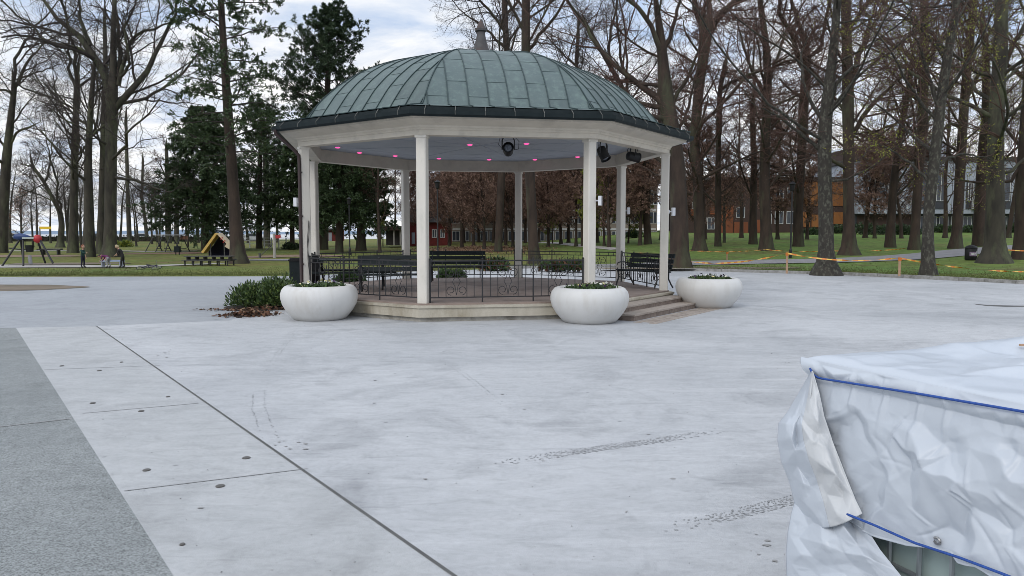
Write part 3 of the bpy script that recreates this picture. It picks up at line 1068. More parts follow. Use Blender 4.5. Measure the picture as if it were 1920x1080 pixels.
# long picnic table with its own benches
p = at(660, 500, 19.8)
pt = thing('picnic_table', 'long dark picnic table with attached seats, left part of the bandstand floor', 'picnic table', (p[0], p[1], FL), R(8))
m = MB()
for i in range(5):
    m.box((0, -.32 + i * .16, .74), (2.3, .145, .04))
m.build('tabletop', 'dark_green_wood', pt)
for sy in (-1, 1):
    m = MB()
    for i in range(2):
        m.box((0, sy * (.62 + i * .15), .45), (2.3, .135, .04))
    m.build('seat', 'dark_green_wood', pt)
for sx in (-1, 1):
    m = MB()
    x = sx * .8
    for sy in (-1, 1):
        m.tube([(x, sy * .62, .012), (x, sy * .22, .72)], .035, 4)
    m.box((x, 0, .70), (.07, .72, .06)).box((x, 0, .405), (.068, 1.5, .06))
    m.build('leg', 'black_iron', pt)
eb = thing('equipment_box', 'upright black equipment box with a cable, against the left front post inside the railing', 'equipment box', (*at(588, 500, 19.4)[:2], FL), ang(7))
MB().box((0, 0, .42), (.2, .26, .84)).build('cabinet', 'black_plastic', eb)
MB().box((0, 0, .86), (.24, .30, .03)).build('lid', 'black_plastic', eb)
# ================================================================== planters
def leaf_cloud(n, gen, size, rr, mats_w, aspect=2.2, up=.5):
    """n small folded leaves: gen(rr)->(pos, outward dir). returns V,Q,mi"""
    V, mi = [], []
    Pp = np.zeros((n, 3)); D = np.zeros((n, 3))
    for i in range(n):
        Pp[i], D[i] = gen(rr)
    D = D + rr.normal(0, .5, (n, 3)) + np.array([0, 0, up])
    D /= np.linalg.norm(D, axis=1)[:, None]
    S = np.cross(D, rr.normal(0, 1, (n, 3)))
    S /= np.linalg.norm(S, axis=1)[:, None] + 1e-9
    L = size * rr.uniform(.6, 1.35, n)[:, None]
    W = L / aspect
    Vv = np.stack([Pp, Pp + D * L * .5 + S * W * .5, Pp + D * L, Pp + D * L * .5 - S * W * .5], 1).reshape(-1, 3)
    Q = np.arange(n * 4).reshape(n, 4)
    m = rr.choice(len(mats_w), n, p=np.array(mats_w) / sum(mats_w))
    return Vv, Q, m

def planter(px, py, label, seed):
    c = G(px, py)
    c = c * (1 + .52 / np.hypot(c[0], c[1]))
    t0 = thing('planter', label, 'planter', (c[0], c[1], .004), seed * 1.3, 'white bowl planters around the bandstand')
    pr = [(.50, 0), (.535, .012), (.60, .08), (.69, .19), (.765, .32), (.80, .45), (.80, .53), (.775, .62), (.72, .69), (.66, .715), (.60, .705), (.585, .66), (.58, .60)]
    MB().lathe(pr, (0, 0, 0), 48, 0, cap=False).build('bowl', 'planter_white', t0, smooth=True)
    rr = np.random.default_rng(seed)
    sm = MB().lathe([(.58, .64), (.4, .66), (.15, .665), (.001, .67)], (0, 0, 0), 20, 0, cap=False)
    sm.build('soil', 'soil', t0)
    pl_ = [(.5 * math.sqrt(rr.random()), rr.random() * 2 * PI) for _ in range(46)]
    def gen(q):
        r, a = pl_[q.integers(len(pl_))]
        p = np.array([r * math.cos(a), r * math.sin(a), .665]) + q.normal(0, .035, 3) * [1, 1, .5]
        return p, np.array([q.normal(), q.normal(), .6]) * .5
    V, Q, m = leaf_cloud(1500, gen, .075, rr, (3, 1), 2, .8)
    np_mesh('foliage', V, Q, np.zeros((0, 3)), m, np.zeros(0), ['leaf_green', 'leaf_light'], t0)
    for r, a in pl_[:30]:
        fm = MB()
        mi = 0
        pm_ = str(rr.choice(['petal_white', 'petal_white', 'petal_dark', 'petal_yellow']))
        h = .735 + rr.uniform(0, .05)
        cc = np.array([r * math.cos(a), r * math.sin(a), h]) + rr.normal(0, .02, 3)
        nrm = rr.normal(0, .5, 3) + [0, -.2, .8]
        nrm /= np.linalg.norm(nrm)
        x = np.cross(nrm, [1, 0, .1]); x /= np.linalg.norm(x)
        y = np.cross(nrm, x)
        for k in range(5):
            th = k * 2 * PI / 5
            d = x * math.cos(th) + y * math.sin(th)
            e = -x * math.sin(th) + y * math.cos(th)
            fm.add([cc, cc + d * .020 + e * .016, cc + d * .042 + nrm * .004, cc + d * .020 - e * .016], [(0, 1, 2, 3)], mi)
        fm.build('flower', pm_, t0)
planter(600, 603, 'white bowl planter with flowers right beside the low green hedge', 1)
planter(1105, 609, 'white bowl planter with flowers in front of the bandstand, nearest the steps on their left', 2)
planter(1328, 579, 'white bowl planter standing to the right of the granite steps', 3)

# low hedge with leaf litter, dark bin behind it
hc = at(492, 560, 18.6)
hg = thing('hedge', 'low bushy evergreen hedge between the yard and the left planter', 'hedge', (hc[0], hc[1], 0))
rr = np.random.default_rng(31)
lob = [(rr.uniform(-.50, .80), rr.uniform(-.5, .5), rr.uniform(.25, .45)) for _ in range(30)]
def hgen(q):
    x, y, r = lob[q.integers(len(lob))]
    top = .48 + .26 * (x + .6) / 1.4
    d = q.normal(0, 1, 3); d[2] = abs(d[2]); d /= np.linalg.norm(d)
    k = q.uniform(.55, 1) ** .5
    p = np.array([x + d[0] * r * k * .8, y + d[1] * r * k * .8, .05 + d[2] * (top) * k * q.uniform(.75, 1.1)])
    return p, d
V, Q, m = leaf_cloud(9000, hgen, .085, rr, (3, 1), 2.6, .6)
np_mesh('foliage', V, Q, np.zeros((0, 3)), m, np.zeros(0), ['hedge_leaf', 'hedge_tip'], hg)
sm = MB()
for i in range(40):
    x, y, r = lob[i % 30]
    sm.tube([(x * .8, y * .7, 0), (x * .9 + rr.normal(0, .05), y + rr.normal(0, .05), .25), (x + rr.normal(0, .12), y + rr.normal(0, .12), .5)], [.012, .009, .004], 4)
sm.build('stems', 'twig_dark', hg)
sm = MB()
a = np.linspace(0, 2 * PI, 30, endpoint=False)
hw = MB().poly([(hc[0] + .1 + 1.0 * math.cos(t_) * (1 + .06 * math.sin(3 * t_)), hc[1] - .1 + .95 * math.sin(t_), .009) for t_ in a]).build('planting_bed', 'soil')
struct(hw)
n = 900
c1 = G(440, 596)
X = np.concatenate([rr.normal(c1[0] + .12, .24, 650), rr.normal(hc[0] - .1, .5, 250)])
Y = np.concatenate([rr.normal(c1[1] + .45, .22, 650), rr.normal(hc[1] - .8, .15, 250)])
Z = .015 + .10 * np.exp(-((X - c1[0] - .15) / .4) ** 2) * rr.random(n)
D = rr.normal(0, 1, (n, 3)); D[:, 2] *= .35; D /= np.linalg.norm(D, axis=1)[:, None]
S = np.cross(D, np.array([0, 0, 1.0]) + rr.normal(0, .4, (n, 3))); S /= np.linalg.norm(S, axis=1)[:, None]
L = rr.uniform(.03, .065, n)[:, None]
Pp = np.stack([X, Y, Z], 1)
V = np.stack([Pp - D * L, Pp + S * L * .6, Pp + D * L, Pp - S * L * .6], 1).reshape(-1, 3)
o = np_mesh('leaf_litter', V, np.arange(n * 4).reshape(n, 4), np.zeros((0, 3)), rr.choice(3, n, p=[.55, .2, .25]), np.zeros(0), ['litter', 'litter_pale', 'soil'])
tag(o, 'heap of brown fallen leaves at the foot of the hedge', 'leaf litter', kind='stuff')
p = at(554, 520, 21.5)
wb = thing('waste_bin', 'dark green square waste bin behind the left planter and hedge', 'bin', (p[0], p[1], 0), .2)
MB().prism([(-.15, -.15), (.15, -.15), (.15, .15), (-.15, .15)], 0, 1.02).build('body', 'dark_green_wood', wb)
MB().box((0, 0, 1.045), (.36, .36, .05)).box((0, 0, 1.09), (.28, .28, .04)).build('lid', 'black_plastic', wb)

# ================================================================== water tank under a tarpaulin
ZT = 1.2
Ct = G(1503, 669, ZT)
d1 = G(1920, 757, ZT) - Ct; d1 /= np.linalg.norm(d1)
d2 = np.array([-d1[1], d1[0], 0])
nF = -d2
ez = np.array([0, 0, 1.0])
tk = thing('water_tank', 'green-grey plastic tank in a tubular cage, almost hidden under the white tarpaulin', 'tank', (*(Ct + d1 * .06 + d2 * .06)[:2], .004), math.atan2(d1[1], d1[0]))
tb = MB()
a, b_ = 1.2, 1.0
ch = .08
tb.prism([(ch, .02), (a - ch, .02), (a - .02, ch), (a - .02, b_ - ch), (a - ch, b_ - .02), (ch, b_ - .02), (.02, b_ - ch), (.02, ch)], .16, 1.13)
tb.build('bottle', 'tank_plastic', tk)
cg = MB()
for z in (.17, .36, .55, .74, .93, 1.12):
    cg.tube([(0, 0, z), (a, 0, z), (a, b_, z), (0, b_, z), (0, 0, z)], .011, 6)
for i in range(9):
    x = a * i / 8
    for y in (-.012, b_ + .012):
        cg.tube([(x, y, .15), (x, y, 1.14)], .011, 6)
for i in range(1, 7):
    y = b_ * i / 7
    for x in (-.012, a + .012):
        cg.tube([(x, y, .15), (x, y, 1.14)], .011, 6)
cg.build('cage', 'tank_cage', tk)
pm = MB()
for i in range(5):
    pm.box((a * (.1 + .2 * i), b_ / 2, .135), (.16, b_, .02))
for y in (.08, .5, .92):
    pm.box((a / 2, y, .062), (a, .1, .12))
pm.build('pallet', 'grey_wood', tk)

from mathutils.geometry import delaunay_2d_cdt
class Crease:
    """piecewise flat relief: straight creases between scattered points"""
    def __init__(c, pts, hs, box=None, n=0, amp=0.0, seed=0, dmin=.06):
        rr = np.random.default_rng(seed)
        P, Hh = [tuple(p) for p in pts], list(hs)
        if box:
            x0, x1, y0, y1 = box
            tries = 0
            while n > 0 and tries < 4000:
                tries += 1
                q = (rr.uniform(x0, x1), rr.uniform(y0, y1))
                if all((q[0] - p[0]) ** 2 + (q[1] - p[1]) ** 2 > dmin ** 2 for p in P):
                    P.append(q); Hh.append(rr.normal(0, amp)); n -= 1
            for q in ((x0 - .3, y0 - .3), (x1 + .3, y0 - .3), (x1 + .3, y1 + .3), (x0 - .3, y1 + .3)):
                P.append(q); Hh.append(0)
        r = delaunay_2d_cdt([Vector(p) for p in P], [], [], 0, 1e-6)
        c.P = np.array([tuple(v) for v in r[0]]); c.T = np.array([f for f in r[2]])
        c.h = np.array([Hh[o[0]] if o else 0 for o in r[3]])
    def __call__(c, X, Y):
        out = np.zeros_like(X)
        for t_ in c.T:
            A, B, C = c.P[t_]
            d = (B[1] - C[1]) * (A[0] - C[0]) + (C[0] - B[0]) * (A[1] - C[1])
            if abs(d) < 1e-12:
                continue
            a_ = ((B[1] - C[1]) * (X - C[0]) + (C[0] - B[0]) * (Y - C[1])) / d
            b_ = ((C[1] - A[1]) * (X - C[0]) + (A[0] - C[0]) * (Y - C[1])) / d
            m = (a_ >= -1e-9) & (b_ >= -1e-9) & (a_ + b_ <= 1 + 1e-9)
            out[m] = (a_ * c.h[t_[0]] + b_ * c.h[t_[1]] + (1 - a_ - b_) * c.h[t_[2]])[m]
        return out
def on_face(px, py, off=0.0):
    """photo pixel -> (s along d1, z) on the front face plane"""
    d = ray(px, py)
    o = np.array([0, 0, H])
    q = Ct + nF * off
    tt = np.dot(q - o, nF) / np.dot(d, nF)
    p = o + d * tt
    return np.dot(p - Ct, d1), p[2], p
tp = MB()
# top sheet
ns, nq = 110, 150
Sg, Qg = np.meshgrid(np.linspace(0, 1.32, ns), np.linspace(0, 2.0, nq), indexing='ij')
cr = Crease([], [], (0, 1.32, 0, 2), 60, .010, 5, .12)(Sg, Qg) + Crease([], [], (0, 1.32, 0, 2), 260, .0035, 6, .05)(Sg, Qg)
mn = np.minimum(Sg, Qg)
e = np.minimum(mn, .3) / .3
Zg_ = cr * np.minimum(1, 4 * e) + .018 * np.sin(e * PI / 2) + .03 * np.exp(-((Sg - .05 - Qg * .15) / .12) ** 2) * np.minimum(1, Qg) - .022 * np.exp(-mn / .02)
P = Ct + Sg[..., None] * d1 + Qg[..., None] * d2 + Zg_[..., None] * ez
tp.grid(P[:, ::-1])
# front skirt
edge_px = [(1505, 930), (1580, 960), (1640, 1000), (1712, 1021), (1760, 1026), (1800, 1034), (1815, 1052), (1850, 1058), (1885, 1082), (1960, 1150), (2200, 1300)]
es = [on_face(*q) for q in edge_px]
ES, EZ = [q[0] for q in es], [q[1] for q in es]
ns, nv = 260, 200
S1_, F1_ = np.meshgrid(np.linspace(0, 1.34, ns), np.linspace(0, 1, nv), indexing='ij')
D1_ = F1_ * (ZT - np.interp(S1_, ES, EZ))
# crease net read off the photograph: crop pixel -> position on the sheet, height out of it
net = [(340, 410, .012), (420, 372, .010), (475, 430, -.022), (520, 378, .012), (560, 440, .020), (352, 478, -.030), (470, 300, .004), (595, 300, .006), (650, 480, .018), (580, 570, .020), (640, 612, .040), (720, 610, .014),
       (650, 655, .050), (785, 600, .082), (822, 650, .068), (700, 935, .004), (868, 960, .006), (760, 800, .018), (970, 672, .060), (1062, 650, .040), (1165, 400, .006), (1085, 560, .034), (1150, 560, -.012),
       (930, 742, .050), (962, 738, .064), (900, 900, -.018), (990, 1000, .050), (1010, 780, .020), (1100, 740, .040), (1140, 860, .0), (1165, 690, .048), (630, 800, .036), (596, 792, .008), (560, 860, .018), (450, 650, .018), (520, 760, -.008), (420, 560, .004), (880, 420, .006), (960, 520, .020), (860, 350, .002), (1160, 960, .03)]
npt, nh = [], []
for X_, Y_, h_ in net:
    q = on_face(1400 + X_ / 2.25, 600 + Y_ / 2.25)
    npt.append((q[0], ZT - q[1])); nh.append(h_)
box = (-.05, 1.40, .0, 1.1)
def soft(Z_, n_):
    for _ in range(n_):
        Z_ = Z_.copy()
        Z_[1:-1] = (Z_[:-2] + 2 * Z_[1:-1] + Z_[2:]) / 4
        Z_[:, 1:-1] = (Z_[:, :-2] + 2 * Z_[:, 1:-1] + Z_[:, 2:]) / 4
    return Z_
WS = S1_ + .020 * np.sin(D1_ * 17 + 2 * np.sin(S1_ * 9)) + .008 * np.sin(D1_ * 47 + S1_ * 31)
WD = D1_ + .018 * np.sin(S1_ * 15 + 1.3 + 2 * np.sin(D1_ * 8)) + .008 * np.sin(S1_ * 53 - D1_ * 22)
main_ = Crease(npt, nh, box, 34, .008, 11, .10)(WS, WD)
main_ = .95 * (.80 * main_ + .20 * soft(main_, 16))
xs_ = np.zeros_like(S1_)
rw = np.random.default_rng(44)
for _ in range(46):                       # short soft wrinkles
    cs, cd, an, ln, wd_, hh_ = rw.uniform(0, 1.3), rw.uniform(.12, 1.0), rw.uniform(0, PI), rw.uniform(.05, .16), rw.uniform(.006, .016), rw.uniform(.003, .009) * rw.choice([-1, 1])
    u_ = (S1_ - cs) * math.cos(an) + (D1_ - cd) * math.sin(an)
    v_ = -(S1_ - cs) * math.sin(an) + (D1_ - cd) * math.cos(an) + 1.2 * u_ ** 2 * rw.choice([-1, 1])
    xs_ += hh_ * np.exp(-(v_ / wd_) ** 2) * np.clip(1 - (u_ / ln) ** 2, 0, 1)
rel = main_ + xs_ + Crease([], [], box, 200, .0030, 12, .05)(WS, WD) + Crease([], [], box, 700, .0008, 15, .022)(S1_, D1_)
amp = np.clip((D1_ - .10) / .10, 0, 1)
hemw = Crease([], [], box, 500, .0055, 13, .028)(S1_, D1_)
O1 = .020 * np.sin(np.clip(D1_ / .085, 0, 1) * PI) + np.where(D1_ > .085, .022 * (1 - np.exp(-np.maximum(0, D1_ - .085) / .06)), 0)
O1 += amp * rel + (1 - amp) * hemw * np.clip(D1_ / .02, 0, 1)
for x_ in (460, 595, 745, 860):
    s0_ = on_face(1400 + x_ / 2.25, 600 + 270 / 2.25)[0]
    O1 += .010 * np.maximum(0, 1 - np.abs(S1_ - s0_) / .02) * np.clip(D1_ / .05, 0, 1) * np.clip((.30 - D1_) / .15, 0, 1)
O1 += np.where(F1_ > .99, .005, 0) + .004
S2_ = S1_ + .070 * np.clip(D1_ / .085, 0, 1) * np.exp(-S1_ / .10)
P = Ct + S2_[..., None] * d1 + O1[..., None] * nF - D1_[..., None] * ez
tp.grid(P[:, ::-1])
# skirts on the hidden sides
for o0, da, L, nn in ((Ct, d2, 2.0, -d1), (Ct + d2 * 2.0, d1, 1.32, d2), (Ct + d1 * 1.32, d2, 2.0, d1)):
    A_1, B_1 = np.meshgrid(np.linspace(0, L, 60), np.linspace(0, .92, 40), indexing='ij')
    c_ = Crease([], [], (0, L, 0, .92), 60, .02, 17, .1)(A_1, B_1) * np.clip(B_1 / .2, 0, 1)
    inn = np.where(nn @ d1 < -.5, .075, .0) * np.clip(B_1 / .085, 0, 1)
    P = o0 + A_1[..., None] * da - (B_1 + .02)[..., None] * ez + (c_ - .03 - inn)[..., None] * nn
    tp.grid(P)
# corner flap: folded surplus hanging out at the corner
def curve(pts, t_):
    pts = np.asarray(pts, float)
    q = np.concatenate([[0], np.cumsum(np.hypot(*np.diff(pts, axis=0).T))])
    return np.array([np.interp(t_ * q[-1], q, pts[:, k]) for k in (0, 1)])
def flap(Lf, Rf, nt_, na, rel, off, bow, ydl, ydr, split, hemcurve):
    P = np.zeros((nt_, na, 3))
    for i in range(nt_):
        f = i / (nt_ - 1)
        l, r = curve(Lf, f), curve(Rf, f)
        pr = on_face(r[0], r[1], off)[2]
        for j in range(na):
            a_ = j / (na - 1)
            px = l + (r - l) * a_
            if f > .88:
                px = px + np.array([0, hemcurve * math.sin(PI * a_) * (f - .88) / .12])
            Yl = Ct[1] + ydl - .05 * f
            Yp = Yl + (pr[1] - Yl) * a_ ** .8
            P[i, j] = at(px[0], px[1], Yp - bow * math.sin(a_ * PI) - rel[i, j] + ydr)
    if split:
        tp.grid(P[:, :split + 1], 0)
        tp.grid(P[:, split:], 1)
    else:
        tp.grid(P, 0)
Lf = [(1521, 696), (1503, 728), (1477, 772), (1460, 794), (1458, 826), (1466, 868), (1480, 902), (1488, 935), (1500, 985)]
Rf = [(1524, 696), (1536, 735), (1546, 782), (1563, 832), (1584, 886), (1604, 936), (1617, 963)]
Fg, Ag = np.meshgrid(np.linspace(0, 1, 150), np.linspace(0, 1, 110), indexing='ij')
def to_af(X_, Y_):
    x, y = 1400 + X_ / 2.25, 600 + Y_ / 2.25
    f = min(1, max(0, (y - 696) / 275))
    l, r = curve(Lf, f), curve(Rf, f)
    return (f, (x - l[0]) / max(8, r[0] - l[0]) * .55)
fn = [(135, 420, .02), (190, 500, .05), (268, 505, .045), (215, 525, -.03), (205, 545, .03), (140, 545, .0), (235, 545, .05), (160, 600, .02), (215, 610, -.02), (240, 680, .045), (200, 700, .0), (275, 780, .04), (300, 600, .05), (320, 690, -.02), (380, 660, .045), (400, 720, -.025), (430, 800, .03), (330, 860, .02), (270, 300, .03), (230, 330, .0), (300, 430, .045), (340, 540, .03), (350, 480, .0)]
wd = np.clip(np.minimum(Ag, 1 - Ag) * 6, 0, 1) * np.clip(Fg * 3, .15, 1)
rel = (Crease([to_af(x, y) for x, y, h in fn], [h * .9 for x, y, h in fn], (-.02, 1.02, -.02, .57), 30, .018, 23, .06)(Fg, Ag * .55) + Crease([], [], (-.02, 1.02, -.02, .57), 260, .003, 24, .025)(Fg, Ag * .55)) * wd
rel = .85 * (.8 * rel + .2 * soft(rel, 10))
flap(Lf, Rf, 150, 110, rel, .05, .045, .02, -.02, 52, 14)
Lf2 = [(1494, 928), (1484, 962), (1477, 1000), (1474, 1040), (1476, 1100), (1480, 1150)]
Rf2 = [(1600, 950), (1622, 985), (1650, 1030), (1690, 1080), (1720, 1110), (1760, 1150)]
wd = np.clip((1 - Ag) * 6, .1, 1)
rel = (Crease([(.35, .10), (.38, .30), (.30, .45), (.5, .2), (.55, .5), (.45, .62), (.2, .55)], [.0, .055, .02, .015, -.02, .05, .05], (-.02, 1.02, -.02, .82), 42, .022, 33, .08)(Fg, Ag * .8) + Crease([], [], (-.02, 1.02, -.02, .82), 280, .003, 34, .028)(Fg, Ag * .8)) * wd
rel = .9 * (.8 * rel + .2 * soft(rel, 14))
flap(Lf2, Rf2, 150, 110, rel, .045, .03, -.06, .02, 0, 0)
tarp = tp.build('tarpaulin', ['tarp_white', 'tarp_cream'], None, smooth=True)
tag(tarp, 'crumpled white tarpaulin draped over the tank in the near right corner', 'tarpaulin')
sd_ = tarp.modifiers.new('thick', 'SOLIDIFY')
sd_.thickness = .003
sd_.offset = 0
for q in ((1588, 964), (1757, 1014)):
    p = on_face(q[0], q[1], .10 if q[0] < 1600 else .045)[2]
    gm = MB()
    th = np.linspace(0, 2 * PI, 15)
    gm.tube([p + d1 * .013 * math.cos(t_) + ez * .013 * math.sin(t_) for t_ in th], .005, 5)
    gm.build('grommet', 'steel', tarp)
def rope(pxs, off, label):
    pts = [on_face(q[0], q[1], o_)[2] for q, o_ in zip(pxs, off)]
    P_ = np.array(pts)
    q = np.linspace(0, 1, 60)
    s = np.linspace(0, 1, len(P_))
    s = np.concatenate([[0], np.cumsum(np.linalg.norm(np.diff(P_, axis=0), axis=1))]); s /= s[-1]
    C = np.stack([np.interp(q, s, P_[:, k]) for k in range(3)], 1)
    o = MB().tube(C, .0052, 8).build('rope', 'rope_blue', smooth=True)
    tag(o, label, 'rope', 'blue ropes round the tarpaulin')
rope([(1519, 691), (1524, 702), (1535, 709), (1720, 738), (1920, 772), (2150, 812)], [.03, .045, .038, .038, .038, .038], 'blue rope tied round the tarpaulin just below its top edge')
rope([(1588, 964), (1640, 985), (1715, 1018), (1800, 1046), (1880, 1076), (1960, 1108)], [.11, .085, .08, .085, .085, .085], 'blue rope running down from a metal eyelet along the lower edge of the tarpaulin')
bt = G(1914, 653, ZT + .03)
o = MB().box((0, 0, 0), (.5, .016, .010)).build('wooden_batten', 'stake_wood')
o.location = bt + np.array([.25, .02, .015]); o.rotation_euler = (0, 0, .05)
tag(o, 'end of a yellowish wooden batten lying on top of the tarpaulin', 'batten')
# ================================================================== people (children at the playground)
def person(label, px, py, rz, J, top, legs, hair, scale=1.0, group=None):
    """J: dict joint -> (x,y,z) for a 1.15 m child facing +X. One skinned surface."""
    c = GT(px, py)
    t0 = thing('person', label, 'person', (c[0], c[1], c[2] + .03), rz)
    rad = dict(pelvis=.085, waist=.075, chest=.09, neck=.035, head0=.05, shl=.045, shr=.045, ell=.032, elr=.032, wrl=.023, wrr=.023, hal=.026, har=.026,
               hil=.062, hir=.062, knl=.045, knr=.045, anl=.032, anr=.032, tol=.03, tor=.03)
    E_ = [('pelvis', 'waist'), ('waist', 'chest'), ('chest', 'neck'), ('neck', 'head0'), ('chest', 'shl'), ('chest', 'shr'), ('shl', 'ell'), ('ell', 'wrl'), ('wrl', 'hal'),
          ('shr', 'elr'), ('elr', 'wrr'), ('wrr', 'har'), ('pelvis', 'hil'), ('pelvis', 'hir'), ('hil', 'knl'), ('knl', 'anl'), ('anl', 'tol'), ('hir', 'knr'), ('knr', 'anr'), ('anr', 'tor')]
    names = list(rad)
    me = bpy.data.meshes.new('skeleton')
    me.from_pydata([J[n] for n in names], [(names.index(a), names.index(b)) for a, b in E_], [])
    o = bpy.data.objects.new('body', me)
    COL.objects.link(o)
    sk = o.modifiers.new('skin', 'SKIN')
    for i, n in enumerate(names):
        v = me.skin_vertices[0].data[i]
        r = rad[n]
        v.radius = (r, r * (1.25 if n in ('chest', 'waist', 'pelvis') else 1))
        v.use_root = n == 'pelvis'
    su = o.modifiers.new('sub', 'SUBSURF')
    su.levels = su.render_levels = 1
    dg = bpy.context.evaluated_depsgraph_get()
    ev = o.evaluated_get(dg)
    m2 = bpy.data.meshes.new_from_object(ev)
    bpy.data.objects.remove(o)
    bm = bmesh.new()
    bm.from_mesh(m2)
    segs = [(np.array(J[a]), np.array(J[b]), a, b) for a, b in E_]
    def bone(p):
        best = (9, None)
        for a, b, na, nb in segs:
            t_ = np.clip(np.dot(p - a, b - a) / (np.dot(b - a, b - a) + 1e-9), 0, 1)
            d = np.linalg.norm(p - a - (b - a) * t_)
            if d < best[0]:
                best = (d, (na, nb))
        return best[1]
    SK, TP, LG, SH = 0, 1, 2, 3
    kind = {'wrl': SK, 'hal': SK, 'har': SK, 'head0': SK, 'tol': SH, 'tor': SH, 'knl': LG, 'knr': LG, 'anl': LG, 'anr': LG, 'hil': LG, 'hir': LG}
    for f in bm.faces:
        nb = bone(np.array(f.calc_center_median()))[1]
        f.material_index = kind.get(nb, TP)
        f.smooth = True
    bm.to_mesh(m2)
    bm.free()
    # head with face and five fingers per hand, joined into the same body mesh
    mb = MB()
    v = np.array([q.co for q in m2.vertices])
    mb.v = [v]; mb.n = len(v)
    mb.f = [tuple(p.vertices) for p in m2.polygons]
    mb.m = [p.material_index for p in m2.polygons]
    h = np.array(J['head']); fd = np.array(J['face']); fd = fd / np.linalg.norm(fd)
    upv = h - np.array(J['neck']); upv /= np.linalg.norm(upv)
    sdv = np.cross(upv, fd); sdv /= np.linalg.norm(sdv)
    k0 = len(mb.v)
    mb.sphere((0, 0, 0), (1, 1, 1), 12, SK)
    q = mb.v[-1]
    mb.v[-1] = h + q[:, :1] * fd * .082 + q[:, 1:2] * sdv * .068 + q[:, 2:3] * upv * .098
    mb.sphere(h + fd * .084 - upv * .012, .014, 6, SK)
    for s in (-1, 1):
        mb.sphere(h + fd * .072 + sdv * .028 * s + upv * .006, .010, 6, 4)
        mb.sphere(h + sdv * .068 * s - upv * .005, .017, 6, SK)
    mb.tube([h + fd * .074 - upv * .045 + sdv * .02, h + fd * .077 - upv * .047, h + fd * .074 - upv * .045 - sdv * .02], .005, 5, 4)
    for s, ha, wr in ((1, 'hal', 'wrl'), (-1, 'har', 'wrr')):
        a, b = np.array(J[wr]), np.array(J[ha])
        d = (b - a) / np.linalg.norm(b - a)
        x = np.cross(d, [0.2, 0, 1.0]); x /= np.linalg.norm(x)
        y = np.cross(d, x)
        for i, L in enumerate((.045, .052, .049, .038)):
            st_ = b + x * (.013 * (i - 1.5)) + d * .012
            mb.tube([st_, st_ + d * L * .5 + y * .004, st_ + d * L * .9 + y * .014], [.0065, .006, .0045], 5, SK)
        mb.tube([b - d * .01 + x * .02, b + d * .012 + x * .036, b + d * .03 + x * .038], [.008, .0075, .0055], 5, SK)
    mb.build('body', ['skin', top, legs, 'cloth_black', 'hair_dark'], t0, smooth=True)
    hm = MB()
    hm.sphere((0, 0, 0), (1, 1, 1), 12, 0)
    q = hm.v[0]
    keep = (q[:, 0] < .35 + .9 * np.maximum(0, q[:, 2] - .15)) & (q[:, 2] > -.55)
    hm.v[0] = h + q[:, :1] * fd * np.where(q[:, :1] > 0, .084, .095) + q[:, 1:2] * sdv * .077 + q[:, 2:3] * upv * .106 + upv * .008 - fd * .006
    fs = [(f, m) for f, m in zip(hm.f, hm.m) if all(keep[i] for i in f)]
    hm.f = [f for f, m in fs]; hm.m = [0] * len(fs)
    hm.build('hair', hair, t0, smooth=True)
    t0.scale = (scale,) * 3
    return t0
base = dict(pelvis=(0, 0, .55), waist=(0, 0, .66), chest=(.0, 0, .80), neck=(.01, 0, .91), head0=(.02, 0, .97), head=(.03, 0, 1.05), face=(1, 0, -.1),
            shl=(0, .12, .86), shr=(0, -.12, .86), ell=(-.03, .17, .68), elr=(.13, -.14, .74), wrl=(.03, .17, .54), wrr=(.30, -.12, .74), hal=(.05, .17, .49), har=(.35, -.12, .745),
            hil=(0, .065, .52), hir=(0, -.065, .52), knl=(.02, .07, .30), knr=(-.01, -.07, .30), anl=(-.01, .07, .06), anr=(-.04, -.075, .06), tol=(.10, .08, .03), tor=(.07, -.09, .03))
person('child with ginger hair in a dark green top standing with one arm held out', 156, 503, R(-8), base, 'cloth_teal', 'cloth_navy', 'hair_ginger', 1.02)
bent = dict(base, pelvis=(0, 0, .48), waist=(.10, 0, .56), chest=(.22, 0, .60), neck=(.32, 0, .60), head0=(.37, 0, .60), head=(.44, 0, .60), face=(.5, 0, -.9),
            shl=(.25, .12, .60), shr=(.25, -.12, .60), ell=(.30, .14, .45), elr=(.29, -.14, .45), wrl=(.38, .10, .34), wrr=(.38, -.10, .34), hal=(.41, .09, .31), har=(.41, -.09, .31),
            hil=(0, .065, .46), hir=(0, -.065, .46), knl=(.08, .07, .27), knr=(.02, -.07, .27), anl=(.0, .07, .06), anr=(-.05, -.075, .06), tol=(.11, .08, .03), tor=(.06, -.09, .03))
person('child in a purple jacket bending down over the low pale blue bench', 204, 503, R(178), bent, 'cloth_purple', 'cloth_grey', 'hair_dark', 1.02)
lean = dict(base, pelvis=(-.05, 0, .54), waist=(.0, 0, .65), chest=(.06, 0, .79), neck=(.13, 0, .89), head0=(.17, 0, .94), head=(.21, 0, 1.01), face=(.9, 0, -.4),
            shl=(.07, .12, .85), shr=(.07, -.12, .85), ell=(.14, .15, .68), elr=(.17, -.14, .68), wrl=(.24, .13, .60), wrr=(.27, -.12, .60), hal=(.28, .12, .585), har=(.32, -.11, .59),
            hil=(-.05, .065, .51), hir=(-.05, -.065, .51), knl=(.0, .07, .29), knr=(-.04, -.07, .29), anl=(.02, .07, .06), anr=(-.08, -.075, .06), tol=(.13, .08, .03), tor=(.03, -.09, .03))
person('fair haired child in black clothes leaning forward beside the pale blue bench', 229, 503, R(180), lean, 'cloth_black', 'cloth_black', 'hair_fair', 1.06)
